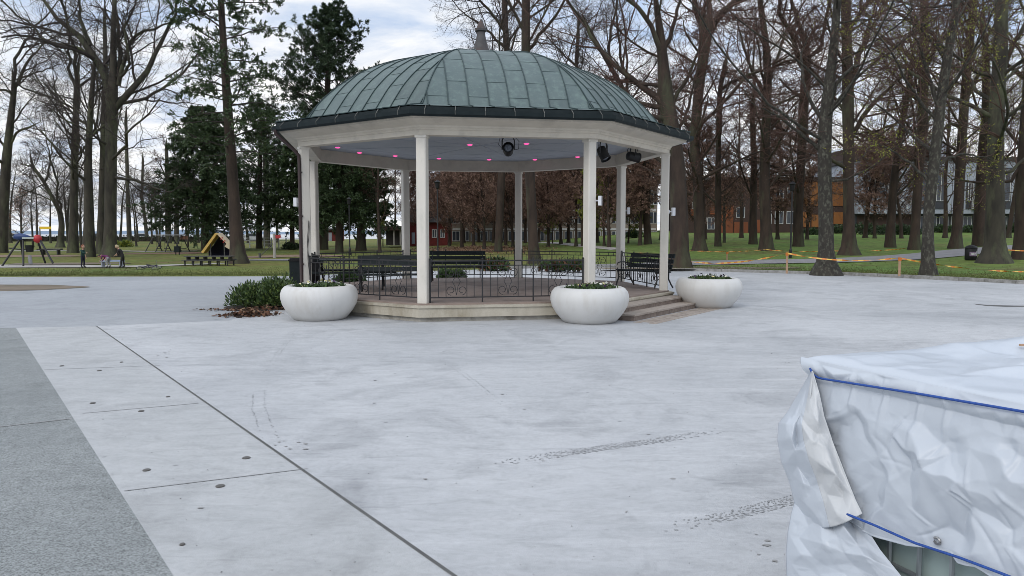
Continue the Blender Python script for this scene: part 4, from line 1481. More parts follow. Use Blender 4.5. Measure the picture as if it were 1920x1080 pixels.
# pale blue low bench and a ball on it
c = GT(206, 501.5)
lb = thing('low_bench', 'low pale blue bench between the children on the footpath', 'bench', (c[0], c[1] + .25, c[2] + .03))
MB().box((0, 0, .28), (1.2, .34, .04)).box((0, .1, .33), (1.18, .1, .05)).build('seat', 'pale_blue', lb)
for x in (-.48, .48):
    MB().box((x, 0, .13), (.06, .3, .26)).build('leg', 'panel_white', lb)
bl = MB()
for k in range(6):
    n = 8
    th0 = k * PI / 3
    v = [(.12 * math.sin(PI * i / 8) * math.cos(th0 + j * PI / 9), .12 * math.sin(PI * i / 8) * math.sin(th0 + j * PI / 9), .12 * math.cos(PI * i / 8)) for i in range(9) for j in range(4)]
    bl.add(v, [(i * 4 + j, i * 4 + 4 + j, i * 4 + 5 + j, i * 4 + 1 + j) for i in range(8) for j in range(3)], k % 2)
o = bl.build('ball', ['petal_white', 'play_red'], smooth=True)
o.location = (c[0] - .27, c[1] + .14, c[2] + .03 + .42); o.rotation_euler = (.9, .4, 0)
tag(o, 'red and white beach ball on the pale blue bench', 'ball')
# bicycle lying on the grass
c = GT(279, 505)
bk = thing('bicycle', 'small bicycle lying on its side on the grass by the footpath', 'bicycle', (c[0], c[1], c[2] + .06), R(4))
def tilt(p, a=R(70)):
    x, y, z = p
    return (x, y * math.cos(a) + z * math.sin(a), -y * math.sin(a) + z * math.cos(a) + .02)
th = np.linspace(0, 2 * PI, 21)
for x in (-.36, .38):
    wm = MB()
    wm.tube([tilt((x + .22 * math.cos(a), 0, .22 * math.sin(a))) for a in th], .02, 6)
    wh = wm.build('wheel', 'tyre', bk)
    sm = MB()
    sm.tube([tilt((x + .195 * math.cos(a), 0, .195 * math.sin(a))) for a in th], .008, 5)
    for k in range(8):
        sm.bar(tilt((x, 0, 0)), tilt((x + .195 * math.cos(k * PI / 4), 0, .195 * math.sin(k * PI / 4))), .003, 3)
    sm.build('rim', 'steel', wh)
fm = MB()
for a, b in (((-.36, 0, 0), (-.02, 0, -.02)), ((-.36, 0, 0), (-.12, 0, .30)), ((-.02, 0, -.02), (-.14, 0, .36)), ((-.12, 0, .28), (.26, 0, .34)), ((-.02, 0, -.02), (.27, 0, .28)), ((.38, 0, 0), (.24, 0, .42))):
    fm.bar(tilt(a), tilt(b), .016, 6)
fm.build('frame', 'cloth_navy', bk)
hb_ = MB()
hb_.tube([tilt((.20, -.24, .47)), tilt((.25, -.12, .46)), tilt((.24, 0, .43)), tilt((.25, .12, .46)), tilt((.20, .24, .47))], .012, 5)
hb_.build('handlebar', 'steel', bk)
sm = MB()
sm.tube([tilt((-.25, 0, .375)), tilt((-.16, 0, .38)), tilt((-.03, 0, .375))], [.06, .05, .02], 6, flat=.5)
sm.build('saddle', 'black_plastic', bk)

# ================================================================== playground
c = GT(56, 499)
cfm = thing('climbing_tower', 'playground climbing tower on splayed black legs with blue and red tops', 'climbing tower', (c[0], c[1], c[2] + .02))
k_ = c[1] / F
def L3(px, py, dy=0.0):
    return ((px - 56) * k_, dy, (499 - py) * k_)
for a, b in ((L3(10, 500.5, -.3), L3(40, 449)), (L3(55, 498, -.5), L3(46, 449)), (L3(104, 494, -.2), L3(77, 450)), (L3(66, 495, .9), L3(72, 450)), (L3(24, 493, .9), L3(41, 449))):
    MB().tube([a, b], .05, 8).build('leg', 'black_iron', cfm)
m = MB()
m.tube([L3(27, 447), L3(32, 445), L3(40, 444.5), L3(50, 445), L3(58, 444.5)], [.03, .15, .19, .14, .05], 10)
m.build('roof', 'play_blue', cfm, smooth=True)
m = MB()
m.tube([L3(66, 448, .0), L3(69, 448), L3(74, 449), L3(79, 450)], [.1, .2, .24, .12], 10)
m.build('cap', 'play_red', cfm, smooth=True)
MB().box(L3(60, 447), (.62, .5, .07)).build('platform', 'play_white', cfm)
m = MB().lathe([(.17, 0), (.22, .36), (.20, .36), (.16, .03)], L3(57, 473), 12)
for s in (-1, 1):
    m.bar((L3(57, 461)[0] + s * .2, 0, L3(57, 461)[2]), (L3(57, 447)[0] + s * .2, 0, L3(57, 447)[2]), .008)
m.build('bucket_seat', 'black_plastic', cfm)
MB().tube([L3(14, 466, .2), L3(30, 468, .2), L3(50, 469, .2)], .035, 6).build('crossbar', 'black_iron', cfm)
MB().tube([L3(66, 469, .2), L3(80, 468.5, .2), L3(96, 469, .2)], .03, 6).build('crossbar', 'black_iron', cfm)
m = MB()
m.tube([L3(60, 496, -.1), L3(59, 486, -.1), L3(58.5, 479, -.1)], [.09, .1, .08], 8)
m.build('spring_post', 'cloth_grey', cfm)
c = GT(96, 477.5)
pbn = thing('park_bench', 'dark backless bench beyond the climbing tower, beside the bare ground', 'bench', (c[0], c[1], c[2]))
MB().box((0, 0, .43), (1.7, .42, .12)).build('seat', 'grey_wood', pbn)
for x in (-.6, .6):
    MB().box((x, 0, .19), (.1, .36, .37)).build('leg', 'black_iron', pbn)
c = GT(76, 462)
sg = thing('play_sign', 'grey post carrying a yellow pointed board, left of the big trunks', 'sign', tuple(c))
kk = c[1] / F
MB().tube([(0, 0, 0), (0, 0, 35 * kk)], .3 * 4 * kk, 8).build('post', 'path_grey', sg)
MB().prism([(-.02 * 1, -.06), (14 * kk, -.06), (21 * kk, 0), (14 * kk, .06), (-.02, .06)], 32 * kk, 37 * kk).build('board', 'bright_yellow', sg)
c = GT(71, 462)
o = MB().tube([(0, 0, 0), (0, 0, 62 * c[1] / F)], .035, 6).build('thin_pole', 'black_iron')
o.location = c
tag(o, 'tall thin dark pole rising behind the red top of the climbing tower', 'pole')
# swings
c = GT(318, 472)
sw = thing('swing_set', 'swing set of dark A-frames with a light top bar', 'swing', tuple(c))
k_ = c[1] / F
def L4(px, py, dy=0.0):
    return ((px - 318) * k_, dy, (472 - py) * k_)
for a, t_, b in ((279, 290, 298), (298, 307, 315), (316, 321, 334), (332, 341, 350)):
    MB().tube([L4(a, 472.5, -.7), L4(t_, 440.5), L4(b, 472, .7)], .055, 6).build('frame_leg', 'black_iron', sw)
MB().tube([L4(288, 441), L4(350, 440.5)], .05, 6).build('top_bar', 'steel', sw)
for x in (298, 313, 345):
    m = MB()
    m.box(L4(x, 466), (.42, .2, .05))
    for s in (-1, 1):
        m.bar((L4(x, 466)[0] + s * .19, 0, L4(x, 466)[2]), (L4(x, 441)[0] + s * .19, 0, L4(x, 441)[2]), .01)
    m.build('swing_seat', 'black_plastic', sw)
MB().box(L4(345, 446, .1), (.7, .05, .3)).build('panel', 'sand_red', sw)
c = GT(333, 478)
lbn = thing('litter_bin', 'small dark green litter bin on two legs in front of the swings', 'bin', tuple(c))
MB().box((0, 0, .46), (.42, .34, .5)).build('body', 'dark_green_wood', lbn)
for x in (-.14, .14):
    MB().box((x, 0, .1), (.06, .06, .22)).build('leg', 'black_iron', lbn)
# wooden tent hut
c = GT(410, 480.5)
ht = thing('play_hut', 'tent shaped play hut with a yellow roof slope and spotted panels beside the tall trunk', 'play hut', tuple(c), R(13))
k_ = c[1] / F
w2, hh = 26 * k_, 41 * k_
def slab(x0, z0, x1, z1, y0, y1, t_):
    d = np.array([x1 - x0, z1 - z0]); d /= np.linalg.norm(d)
    n = np.array([-d[1], d[0]]) * t_
    P8 = [(x0, y0, z0), (x1, y0, z1), (x1, y1, z1), (x0, y1, z0), (x0 + n[0], y0, z0 + n[1]), (x1 + n[0], y0, z1 + n[1]), (x1 + n[0], y1, z1 + n[1]), (x0 + n[0], y1, z0 + n[1])]
    return MB().add(P8, [(0, 3, 2, 1), (4, 5, 6, 7), (0, 1, 5, 4), (1, 2, 6, 5), (2, 3, 7, 6), (3, 0, 4, 7)])
slab(-w2 * .9, .25, .06, hh, -1.0, .9, .17).build('roof', 'play_yellow', ht)
m = slab(.06, hh, w2 * 1.1, .45, -.9, .9, .16)
rp_ = m.build('roof', 'hut_panel', ht)
m = MB()
for i in range(3):
    for j in range(2):
        f = .25 + .22 * i
        m.lathe([(.05, -.925), (.05, -.905)], (0, 0, 0), 8)
        q = m.v[-1]
        m.v[-1] = np.stack([q[:, 0] + .12 + f * w2 * .75 + j * .10, q[:, 2], q[:, 1] + hh - .10 - f * hh * .62 + .10 * j], 1)
m.build('spots', 'play_red', rp_)
slab(w2 * .55, .75, w2 * 1.15, .35, -1.0, -.85, .55).build('side_panel', 'hut_panel', ht)
MB().add([(-w2 * .8, .8, .02), (w2, .8, .02), (w2, .8, .4), (.05, .8, hh - .1), (-w2 * .8, .8, .3)], [(0, 1, 2, 3, 4)]).build('back_wall', 'cloth_navy', ht)
for x in (-w2 * .42, w2 * .5):
    MB().box((x, -.8, hh * .3), (.07, .07, hh * .6)).build('post', 'grey_wood', ht)
c = GT(388, 498.5)
lt = thing('long_table', 'long low dark slatted table with bench legs on the grass left of the tall trunk', 'table', (c[0], c[1] + .4, c[2]), R(3))
m = MB()
for i in range(4):
    m.box((0, -.3 + .2 * i, .52), (2.55, .17, .04))
m.build('tabletop', 'grey_wood', lt)
for sy in (-1, 1):
    MB().box((0, sy * .62, .32), (2.55, .22, .04)).build('seat', 'grey_wood', lt)
for i in range(6):
    x = -1.15 + .46 * i
    m = MB().box((x, 0, .28), (.05, 1.3, .06)).box((x, -.55, .15), (.06, .06, .3)).box((x, .55, .15), (.06, .06, .3)).box((x, 0, .4), (.06, .5, .2))
    m.build('leg', 'black_iron', lt)
# playground post and rails right of the tall trunk
c = GT(515, 484)
pp = thing('climbing_post', 'pale wooden play post with ropes on the bare ground right of the tall trunk', 'play post', tuple(c))
k_ = c[1] / F
MB().tube([(0, 0, 0), (0, 0, 46 * k_)], .1, 8).build('post', 'path_pale', pp)
MB().bar((0, 0, 30 * k_), (-28 * k_, 0, .1), .03, 5).bar((-28 * k_, 0, 0), (-28 * k_, 0, .35), .08, 6).build('rope', 'grey_wood', pp)
MB().box((6 * k_, 0, 40 * k_), (12 * k_, .06, 6 * k_)).build('board', 'play_red', pp)
# white rail fence far behind
def fence(p0, p1, n, rails, hgt, m_, label):
    a, b = GT(*p0), GT(*p1)
    t0 = thing('rail_fence', label, 'fence', tuple(a))
    for i in range(n + 1):
        q = a + (b - a) * i / n
        z = float(terrain(q[0], q[1]))
        MB().box((q[0] - a[0], q[1] - a[1], z - a[2] + hgt / 2), (.1, .1, hgt)).build('post', m_, t0)
    for z in rails:
        P_ = []
        for i in range(n + 1):
            q = a + (b - a) * i / n
            P_.append((q[0] - a[0], q[1] - a[1], float(terrain(q[0], q[1])) - a[2] + z))
        MB().tube(P_, .045, 4).build('rail', m_, t0)
fence((455, 465), (592, 466), 10, (.45, .8, 1.1), 1.15, 'fence_white', 'white rail fence beyond the bare ground, left of the bandstand')

# ================================================================== barrier tape on stakes, bin, lamps
def stake(px, py, top, label):
    c = GT(px, py)
    h = (py - top) * c[1] / F
    t0 = thing('barrier_stake', label, 'stake', (c[0], c[1], c[2] - .02), .3, 'wooden stakes carrying the barrier tape')
    MB().prism([(-.035, -.03), (.035, -.03), (.03, .03), (-.03, .03)], 0, h).build('stake', 'stake_wood', t0)
    MB().box((0, 0, h - .06), (.095, .085, .13)).box((.06, -.03, h - .05), (.08, .02, .07)).build('tape_knot', 'tape_orange', t0)
    return at(px, top + 1.5, c[1])
S1 = stake(1475, 512, 473, 'orange topped wooden stake at the kerb, left of the pale lichen-spotted trunk')
S2 = stake(1686, 517, 482, 'orange topped wooden stake at the kerb between the two lichen-spotted trunks')
S0 = stake(1278, 500, 468, 'orange topped wooden stake behind the planter beside the steps')
S3 = stake(1363, 487, 472, 'short stake wrapped in orange tape out on the lawn behind the planter')
rr = np.random.default_rng(77)
def tape(a, b, sag, label, n=None, twist=2.6):
    a, b = np.asarray(a), np.asarray(b)
    L = np.linalg.norm(b - a)
    n = n or int(L / .10)
    V, Fq, mi = [], [], []
    ph = rr.random() * 6
    for i in range(n + 1):
        f = i / n
        p = a + (b - a) * f
        p[2] -= sag * 4 * f * (1 - f)
        tw = ph + twist * L * f * .6 + .8 * math.sin(f * 17 + ph)
        d = (b - a) / L
        up = np.array([0, 0, 1.0])
        sd = np.cross(d, up)
        w_ = (up * math.cos(tw) + sd * math.sin(tw)) * .032
        V += [p - w_, p + w_]
    o = MB()
    o.v = [np.array(V)]; o.n = len(V)
    o.f = [(2 * i, 2 * i + 2, 2 * i + 3, 2 * i + 1) for i in range(n)]
    o.m = [(0 if (i // 2) % 2 else 1) for i in range(n)]
    q = o.build('barrier_tape', ['tape_orange', 'tape_yellow'])
    tag(q, label, 'barrier tape', 'orange and yellow barrier tape along the lawn')
def PX(px, py, Y):
    return at(px, py, Y)
tape(PX(1236, 479, S0[1] + .5), S1, .42, 'orange and yellow tape sagging from the right-hand bandstand post to the first kerb stake')
tape(S1, S2, .20, 'orange and yellow tape strung between the two kerb stakes past the lichen-spotted trunk')
tape(S2, PX(1990, 508, 33), .22, 'orange and yellow tape running right from the stake between the lichen-spotted trunks')
tape(S0, PX(1437, 468, GT(1437, 472)[1]), .10, 'upper orange tape from the stake behind the planter to a tree trunk on the lawn')
tape(PX(1437, 468, GT(1437, 472)[1] - .3), PX(1545, 471, GT(1437, 470)[1] - 2), .08, 'orange tape between the lawn trunk and the pale lichen-spotted trunk')
tape(PX(1555, 470, 50), PX(1715, 464, 54), .12, 'thin far orange tape across the lawn behind the stakes')
tape(PX(1868, 466, GT(1868, 490)[1] - .8), PX(1990, 466, 38), .12, 'tape at the right edge running out from the thickest trunk')
tape(PX(1198, 474, S0[1] + 9), PX(1236, 478, S0[1] + .5), .02, 'short end of orange tape beside the right-hand bandstand post')
c = GT(1820, 488)
rb = thing('litter_bin', 'round black litter bin with a mauve label beside the path and the thickest trunk', 'bin', (c[0], c[1], c[2]))
k_ = c[1] / F
MB().lathe([(9 * k_, 0), (10.2 * k_, .05), (10.4 * k_, 21 * k_), (9.6 * k_, 22 * k_)], n=20).build('body', 'black_plastic', rb, smooth=True, sharp=40)
MB().lathe([(11 * k_, 22 * k_), (11 * k_, 23.5 * k_), (8 * k_, 26.5 * k_), (3 * k_, 28.5 * k_), (.001, 29 * k_)], n=20).build('lid', 'black_plastic', rb, smooth=True, sharp=40)
th = np.linspace(-PI / 2 - .75, -PI / 2 + .55, 10)
m = MB()
m.grid(np.array([[(10.7 * k_ * math.cos(a), 10.7 * k_ * math.sin(a), z * k_) for a in th] for z in (8, 16)]))
lbm = m.build('label', 'mauve', rb)
m = MB()
for a0, a1, z0, z1 in ((-.55, -.45, 10, 14), (-.35, -.12, 10, 14), (-.02, .05, 10, 14), (.12, .32, 13, 14), (.19, .25, 10, 13), (.40, .62, 9, 18)):
    m.grid(np.array([[(10.85 * k_ * math.cos(-PI / 2 + a), 10.85 * k_ * math.sin(-PI / 2 + a), z * k_) for a in (a0, a1)] for z in (z0, z1)]))
m.build('mark', 'letter_white', lbm)

def lamp(px, py, hgt, label):
    c = GT(px, py)
    t0 = thing('street_lamp', label, 'street lamp', tuple(c), 0, 'black park lamps on the lawn')
    MB().lathe([(.09, 0), (.09, .5), (.055, .6), (.045, hgt - .5)], n=10).build('pole', 'black_iron', t0)
    MB().lathe([(.05, hgt - .5), (.12, hgt - .45), (.16, hgt - .1), (.24, hgt - .06), (.03, hgt + .1)], n=12).build('lantern', 'black_plastic', t0)
lamp(1482, 484, 4.6, 'slim black park lamp on the lawn behind the first kerb stake')
lamp(821, 485, 5.2, 'slim black park lamp behind the bandstand, just right of the left front post')
lamp(656, 478, 4.4, 'slim black park lamp under the dark conifer behind the bandstand')
# ================================================================== buildings
def bx(mb, x0, x1, y0, y1, z0, z1, mi=0):
    return mb.box(((x0 + x1) / 2, (y0 + y1) / 2, (z0 + z1) / 2), (x1 - x0, y1 - y0, z1 - z0), 0, mi)
class BLD:
    """building whose front stands at depth Y; coordinates given by photo pixels on the front plane"""
    def __init__(s, name, label, Y, px0, pybase):
        s.Y = Y
        s.o = at(px0, pybase, Y)
        s.root = thing(name, label, 'building', tuple(s.o))
    def X(s, px):
        return at(px, 430, s.Y)[0] - s.o[0]
    def Z(s, py):
        return at(960, py, s.Y)[2] - s.o[2]
    def box(s, name, m, a, b, y0, y1, py_top, py_bot, parent=None):
        mb = MB()
        bx(mb, s.X(a), s.X(b), y0, y1, s.Z(py_bot), s.Z(py_top))
        return mb.build(name, m, parent or s.root)
    def window(s, a, b, t_, bt, y0=0.0, frame='window_frame', cols=2):
        x0, x1, z1, z0 = s.X(a), s.X(b), s.Z(t_), s.Z(bt)
        f = .07
        mb = MB()
        bx(mb, x0, x1, y0 - .06, y0 + .02, z1 - f, z1); bx(mb, x0, x1, y0 - .06, y0 + .02, z0, z0 + f)
        bx(mb, x0, x0 + f, y0 - .059, y0 + .02, z0 + f, z1 - f); bx(mb, x1 - f, x1, y0 - .059, y0 + .02, z0 + f, z1 - f)
        for i in range(1, cols):
            xm = x0 + (x1 - x0) * i / cols
            bx(mb, xm - f / 2, xm + f / 2, y0 - .058, y0 + .02, z0 + f, z1 - f)
        w_ = mb.build('window', frame, s.root)
        MB().box(((x0 + x1) / 2, y0 - .02, (z0 + z1) / 2), (x1 - x0 - f, .02, z1 - z0 - f)).build('pane', 'window_glass', w_)
b = BLD('school_building', 'long beige brick building with three rows of white framed windows, far behind the bandstand', 104, 822, 452)
b.box('wall', 'brick_beige', 822, 1232, 0, 12, 345, 460)
b.box('roof', 'roof_dark', 818, 1236, -.5, 12.5, 338, 345)
for row, (t0_, b0_) in enumerate(((362, 384), (397, 419), (433, 452))):
    x = 830
    while x < 1224:
        b.window(x, x + 14.5, t0_, b0_)
        x += 17.6
    b.box('sill_band', 'window_frame', 824, 1230, -.05, .05, t0_ - 5, t0_ - 1.5)
b = BLD('red_house', 'small red wooden house with a dark roof behind the left front post', 88, 752, 458)
b.box('wall', 'red_wood', 766, 838, 0, 7, 416, 462)
m = MB()
m.add([(b.X(763), -.5, b.Z(417)), (b.X(841), -.5, b.Z(417)), (b.X(841), 3.5, b.Z(390)), (b.X(763), 3.5, b.Z(390)), (b.X(763), 7.5, b.Z(417)), (b.X(841), 7.5, b.Z(417))], [(0, 1, 2, 3), (3, 2, 5, 4), (0, 3, 4), (1, 5, 2)])
m.build('roof', 'roof_dark', b.root)
for x in (784, 810, 825):
    b.window(x, x + 9, 430, 446)
b.box('door', 'panel_white', 772, 778, -.06, .0, 436, 457)
b = BLD('park_pavilion', 'low dark roofed shelter with pale posts left of the red house', 84, 708, 460)
b.box('wall', 'roof_dark', 722, 752, .6, 4, 432, 460)
b.box('roof', 'brick_brown', 704, 756, -.6, 4.5, 424, 432)
for x in (708, 738, 750):
    b.box('post', 'path_pale', x, x + 2.2, -.3, -.1, 432, 460)
b = BLD('red_shed', 'low red shed seen under the dark conifer behind the railing', 95, 600, 455)
b.box('wall', 'red_wood', 602, 632, 0, 4, 432, 452)
b.box('roof', 'roof_dark', 600, 634, -.3, 4.3, 428, 432)
b.box('door', 'panel_white', 616, 622, -.05, 0, 436, 452)
# timber building with orange panels
b = BLD('timber_building', 'brown and orange clad two-storey building behind the trees right of the bandstand', 98, 1286, 438)
b.box('wall', 'brick_brown', 1288, 1592, 0, 14, 338, 446)
b.box('roof', 'roof_dark', 1284, 1596, -.4, 14.4, 332, 338)
for (x0, x1, t_, bt, mname) in ((1505, 1540, 341, 386, 'wood_orange'), (1556, 1590, 341, 386, 'wood_orange'), (1502, 1518, 398, 426, 'wood_orange'), (1521, 1546, 402, 426, 'wood_orange'), (1562, 1590, 398, 420, 'wood_orange'),
                                (1295, 1320, 392, 404, 'wood_rust'), (1330, 1352, 385, 402, 'wood_rust'), (1345, 1374, 385, 440, 'wood_rust'), (1376, 1402, 416, 438, 'wood_rust'), (1408, 1425, 412, 436, 'wood_rust')):
    b.box('cladding_panel', mname, x0, x1, -.12, 0, t_, bt)
for (x0, x1, t_, bt) in ((1297, 1312, 378, 391), (1326, 1340, 408, 430), (1312, 1324, 408, 428), (1380, 1396, 388, 408), (1430, 1446, 396, 420), (1452, 1468, 396, 420), (1474, 1490, 396, 420), (1430, 1446, 352, 376), (1452, 1468, 352, 376), (1474, 1490, 352, 376)):
    b.window(x0, x1, t_, bt)
# white modern building
b = BLD('white_building', 'modern building with pale panels over a dark ground floor behind the right-hand trees', 96, 1598, 440)
b.box('upper_wall', 'panel_white', 1600, 2060, -1.2, 14, 303, 401)
b.box('ground_floor', 'panel_dark', 1602, 2056, 0, 14, 401, 446)
b.box('roof', 'roof_dark', 1596, 2064, -1.5, 14.4, 296, 303)
b.box('roof_storey', 'brick_brown', 1626, 1760, 3, 12, 268, 296)
b.box('roof_cabin', 'panel_white', 1770, 1802, 3, 9, 262, 296)
for (x0, x1, t_, bt) in ((1626, 1648, 312, 368), (1650, 1664, 322, 380), (1712, 1736, 312, 392), (1740, 1760, 312, 392), (1798, 1812, 340, 392), (1836, 1850, 316, 390), (1854, 1880, 316, 392), (1934, 1960, 316, 392)):
    b.box('dark_bay', 'panel_dark', x0, x1, -1.32, -1.2, t_, bt)
    b.window(x0 + 2, x1 - 2, t_ + 4, bt - 14, -1.33)
for x in (1612, 1672, 1690, 1772, 1786, 1822, 1895, 1912):
    b.box('panel_joint', 'panel_dark', x, x + .7, -1.215, -1.2, 303, 401)
b.box('balcony', 'window_frame', 1808, 1834, -2.4, -1.2, 368, 393)
for i in range(6):
    b.box('balcony_rail', 'window_frame', 1660 + i * 6, 1661 + i * 6, -2.0, -1.9, 377, 400)
b.box('balcony_rail', 'window_frame', 1656, 1698, -2.0, -1.9, 375, 377)
b.box('duct', 'panel_white', 1811, 1815, -1.6, -1.3, 342, 366)
b.box('brick_base', 'brick_brown', 1606, 1708, -.2, 0, 404, 444)
for x in range(1716, 1930, 22):
    b.window(x, x + 17, 406, 440, -.02)

def bush(px, py, wpx, hpx, label, mats_, seed, cat='bush', name='bush', group=None):
    c = GT(px, py)
    k = c[1] / F
    t0 = thing(name, label, cat, tuple(c), 0, group)
    rr = np.random.default_rng(seed)
    W_, Hh = wpx * k / 2, hpx * k
    lob = [(rr.uniform(-.8, .8) * W_, rr.uniform(-.6, .6) * min(W_, 1.2), rr.uniform(.5, .9)) for _ in range(14)]
    def gen(q):
        x, y, r = lob[q.integers(len(lob))]
        d = q.normal(0, 1, 3); d[2] = abs(d[2]); d /= np.linalg.norm(d)
        kk = q.uniform(.4, 1) ** .5
        return np.array([x + d[0] * kk * Hh * .55, y + d[1] * kk * Hh * .5, d[2] * kk * Hh * r + .05]), d
    V, Q, m = leaf_cloud(1700, gen, .19, rr, (2, 1), 1.7, .3)
    np_mesh('foliage', V, Q, np.zeros((0, 3)), m, np.zeros(0), mats_, t0)
    sm = MB()
    for x, y, r in lob:
        sm.tube([(x * .6, y * .6, -.05), (x, y, Hh * .5)], .03, 4)
    sm.build('stems', 'twig_dark', t0)
GB = 'shrubs along the foot of the buildings'
for i, (px, py, w_, h_) in enumerate(((1530, 440, 44, 16), (1575, 438, 40, 20), (1625, 440, 46, 26), (1668, 440, 44, 24), (1700, 440, 40, 22), (1770, 436, 40, 18), (1812, 436, 40, 16), (1895, 436, 56, 22))):
    bush(px, py, w_, h_, 'dark green shrub at the foot of the building, ' + ('in front of the orange panels', 'right of the orange panels', 'under the leftmost pale panel', 'under the dark upper storey', 'left of the forked lichen-spotted trunk', 'right of the forked lichen-spotted trunk', 'below the balcony', 'behind the thickest trunk at the right')[i], ['bush_leaf', 'hedge_leaf'], 50 + i, group=GB)
bush(1190, 446, 30, 16, 'dark shrub at the right end of the beige building', ['bush_leaf', 'hedge_leaf'], 70, group=GB)
bush(546, 468, 30, 14, 'dark rounded shrub by the rail fence left of the bandstand', ['bush_leaf', 'needle_mid'], 71)
bush(230, 463, 26, 14, 'yellow-green bush between the thick left trunks and the thin one', ['bud_green', 'leaf_light'], 73)
bush(660, 528, 40, 14, 'low shrub behind the railing, behind the long table', ['hedge_leaf', 'leaf_green'], 76)
bush(845, 524, 40, 14, 'low flowering shrub behind the railing, under the back bench', ['hedge_leaf', 'leaf_green'], 77)
for i, (px, py) in enumerate(((925, 507), (1040, 507), (1075, 507))):
    bush(px, py, 46, 16 if i else 26, 'low dry shrub at the plaza edge behind the railing, ' + ('left of the back post', 'right of the dark tree', 'left of the middle front post')[i], ['hedge_leaf', 'litter'], 80 + i)
# clipped hedge and cars by the shore road
hgm = thing('clipped_hedge', 'long low dark hedge along the shore road on the far left', 'hedge', (-75, 150, .3))
rr = np.random.default_rng(4)
n = 9000
V, Q, m = leaf_cloud(n, lambda q: (np.array([q.uniform(-30, 25), q.uniform(-.5, .5), q.uniform(.0, 1.0)]), np.array([0, -1, .3])), .25, rr, (2, 1), 1.6, .3)
np_mesh('foliage', V, Q, np.zeros((0, 3)), m, np.zeros(0), ['bush_leaf', 'needle_dark'], hgm)
bx(MB(), -30, 25, -.35, .35, -.3, .85).build('stems', 'twig_dark', hgm)
def car(x, y, body, label):
    t0 = thing('parked_car', label, 'car', (x, y, .35), .05, 'cars parked along the shore road')
    pr = [(-2.1, .35), (2.1, .35), (2.12, .75), (1.2, .92), (-1.95, .95), (-2.12, .7)]
    def ext_(prf, y0, y1, name, mm):
        n_ = len(prf)
        v = [(x_, y0, z_) for x_, z_ in prf] + [(x_, y1, z_) for x_, z_ in prf]
        return MB().add(v, [tuple(range(n_)), tuple(range(2 * n_ - 1, n_ - 1, -1))] + [(i, n_ + i, n_ + (i + 1) % n_, (i + 1) % n_) for i in range(n_)]).build(name, mm, t0)
    ext_(pr, -.85, .85, 'body', body)
    ext_([(-1.7, .95), (1.15, .92), (.5, 1.42), (-1.2, 1.45)], -.72, .72, 'cabin', 'window_glass')
    ext_([(-1.2, 1.45), (.5, 1.42), (.45, 1.48), (-1.1, 1.52)], -.70, .70, 'roof', body)
    for sx in (-1.3, 1.35):
        for sy in (-.8, .8):
            m_ = MB().lathe([(.31, -.1), (.31, .1)], n=14)
            q = m_.v[0]
            m_.v[0] = np.stack([q[:, 0] + sx, q[:, 2] + sy, q[:, 1] + .32], 1)
            m_.build('wheel', 'tyre', t0)
car(at(268, 440, 165)[0], 165, 'car_white', 'white car parked on the shore road, seen right of the thin leaning trunk')
car(at(30, 440, 162)[0], 162, 'car_white', 'pale car parked on the shore road at the far left, beyond the blue play roof')
car(at(480, 440, 140)[0], 140, 'car_white', 'white car beyond the rail fence left of the bandstand')
car(at(180, 440, 170)[0], 170, 'car_dark', 'dark car on the shore road seen between the thick left trunks')
# ================================================================== trees
def tubes(P, Rr, sides):
    B, n = P.shape[:2]
    if B == 0:
        return np.zeros((0, 3)), np.zeros((0, 4), int)
    T = np.gradient(P, axis=1)
    T /= np.linalg.norm(T, axis=2, keepdims=True) + 1e-12
    m = T.mean(1)
    ref = np.where(np.abs(m[:, 2:3]) > .75, np.array([[1.0, .2, 0]]), np.array([[0, 0, 1.0]]))
    A = np.cross(T, ref[:, None, :])
    A /= np.linalg.norm(A, axis=2, keepdims=True) + 1e-12
    Bv = np.cross(T, A)
    th = np.arange(sides) * 2 * PI / sides
    V = P[:, :, None] + Rr[:, :, None, None] * (np.cos(th)[:, None] * A[:, :, None] + np.sin(th)[:, None] * Bv[:, :, None])
    idx = np.arange(B * n * sides).reshape(B, n, sides)
    nx = np.roll(idx, -1, 2)
    Q = np.stack([idx[:, :-1], nx[:, :-1], nx[:, 1:], idx[:, 1:]], -1).reshape(-1, 4)
    return V.reshape(-1, 3), Q

def sample(P, Rr, t_):
    """point, tangent, radius at t_ (B,m) along polylines P (B,n,3)"""
    B, n = P.shape[:2]
    f = np.clip(t_, 0, .9999) * (n - 1)
    i = f.astype(int)
    f = f - i
    b = np.arange(B)[:, None]
    p0, p1 = P[b, i], P[b, i + 1]
    tg = p1 - p0
    tg /= np.linalg.norm(tg, axis=-1, keepdims=True) + 1e-12
    return p0 + (p1 - p0) * f[..., None], tg, Rr[b, i] * (1 - f) + Rr[b, i + 1] * f

def plen(P):
    return np.linalg.norm(np.diff(P, axis=1), axis=2).sum(1)

def walk(p, d, L, r, n, wob, trop, rng, tip=.35, kink=0.0):
    B = len(p)
    P = np.zeros((B, n, 3))
    P[:, 0] = p
    st = (L / (n - 1))[:, None]
    bias = rng.normal(0, 1, (B, 3)) * wob * .45
    for k in range(1, n):
        d = d + rng.normal(0, wob, (B, 3)) + bias * (1 if k % 3 else -1.2) + np.array([0, 0, trop])
        d /= np.linalg.norm(d, axis=1, keepdims=True)
        P[:, k] = P[:, k - 1] + d * st
    Rr = r[:, None] * np.linspace(1, tip, n)[None]
    return P, Rr

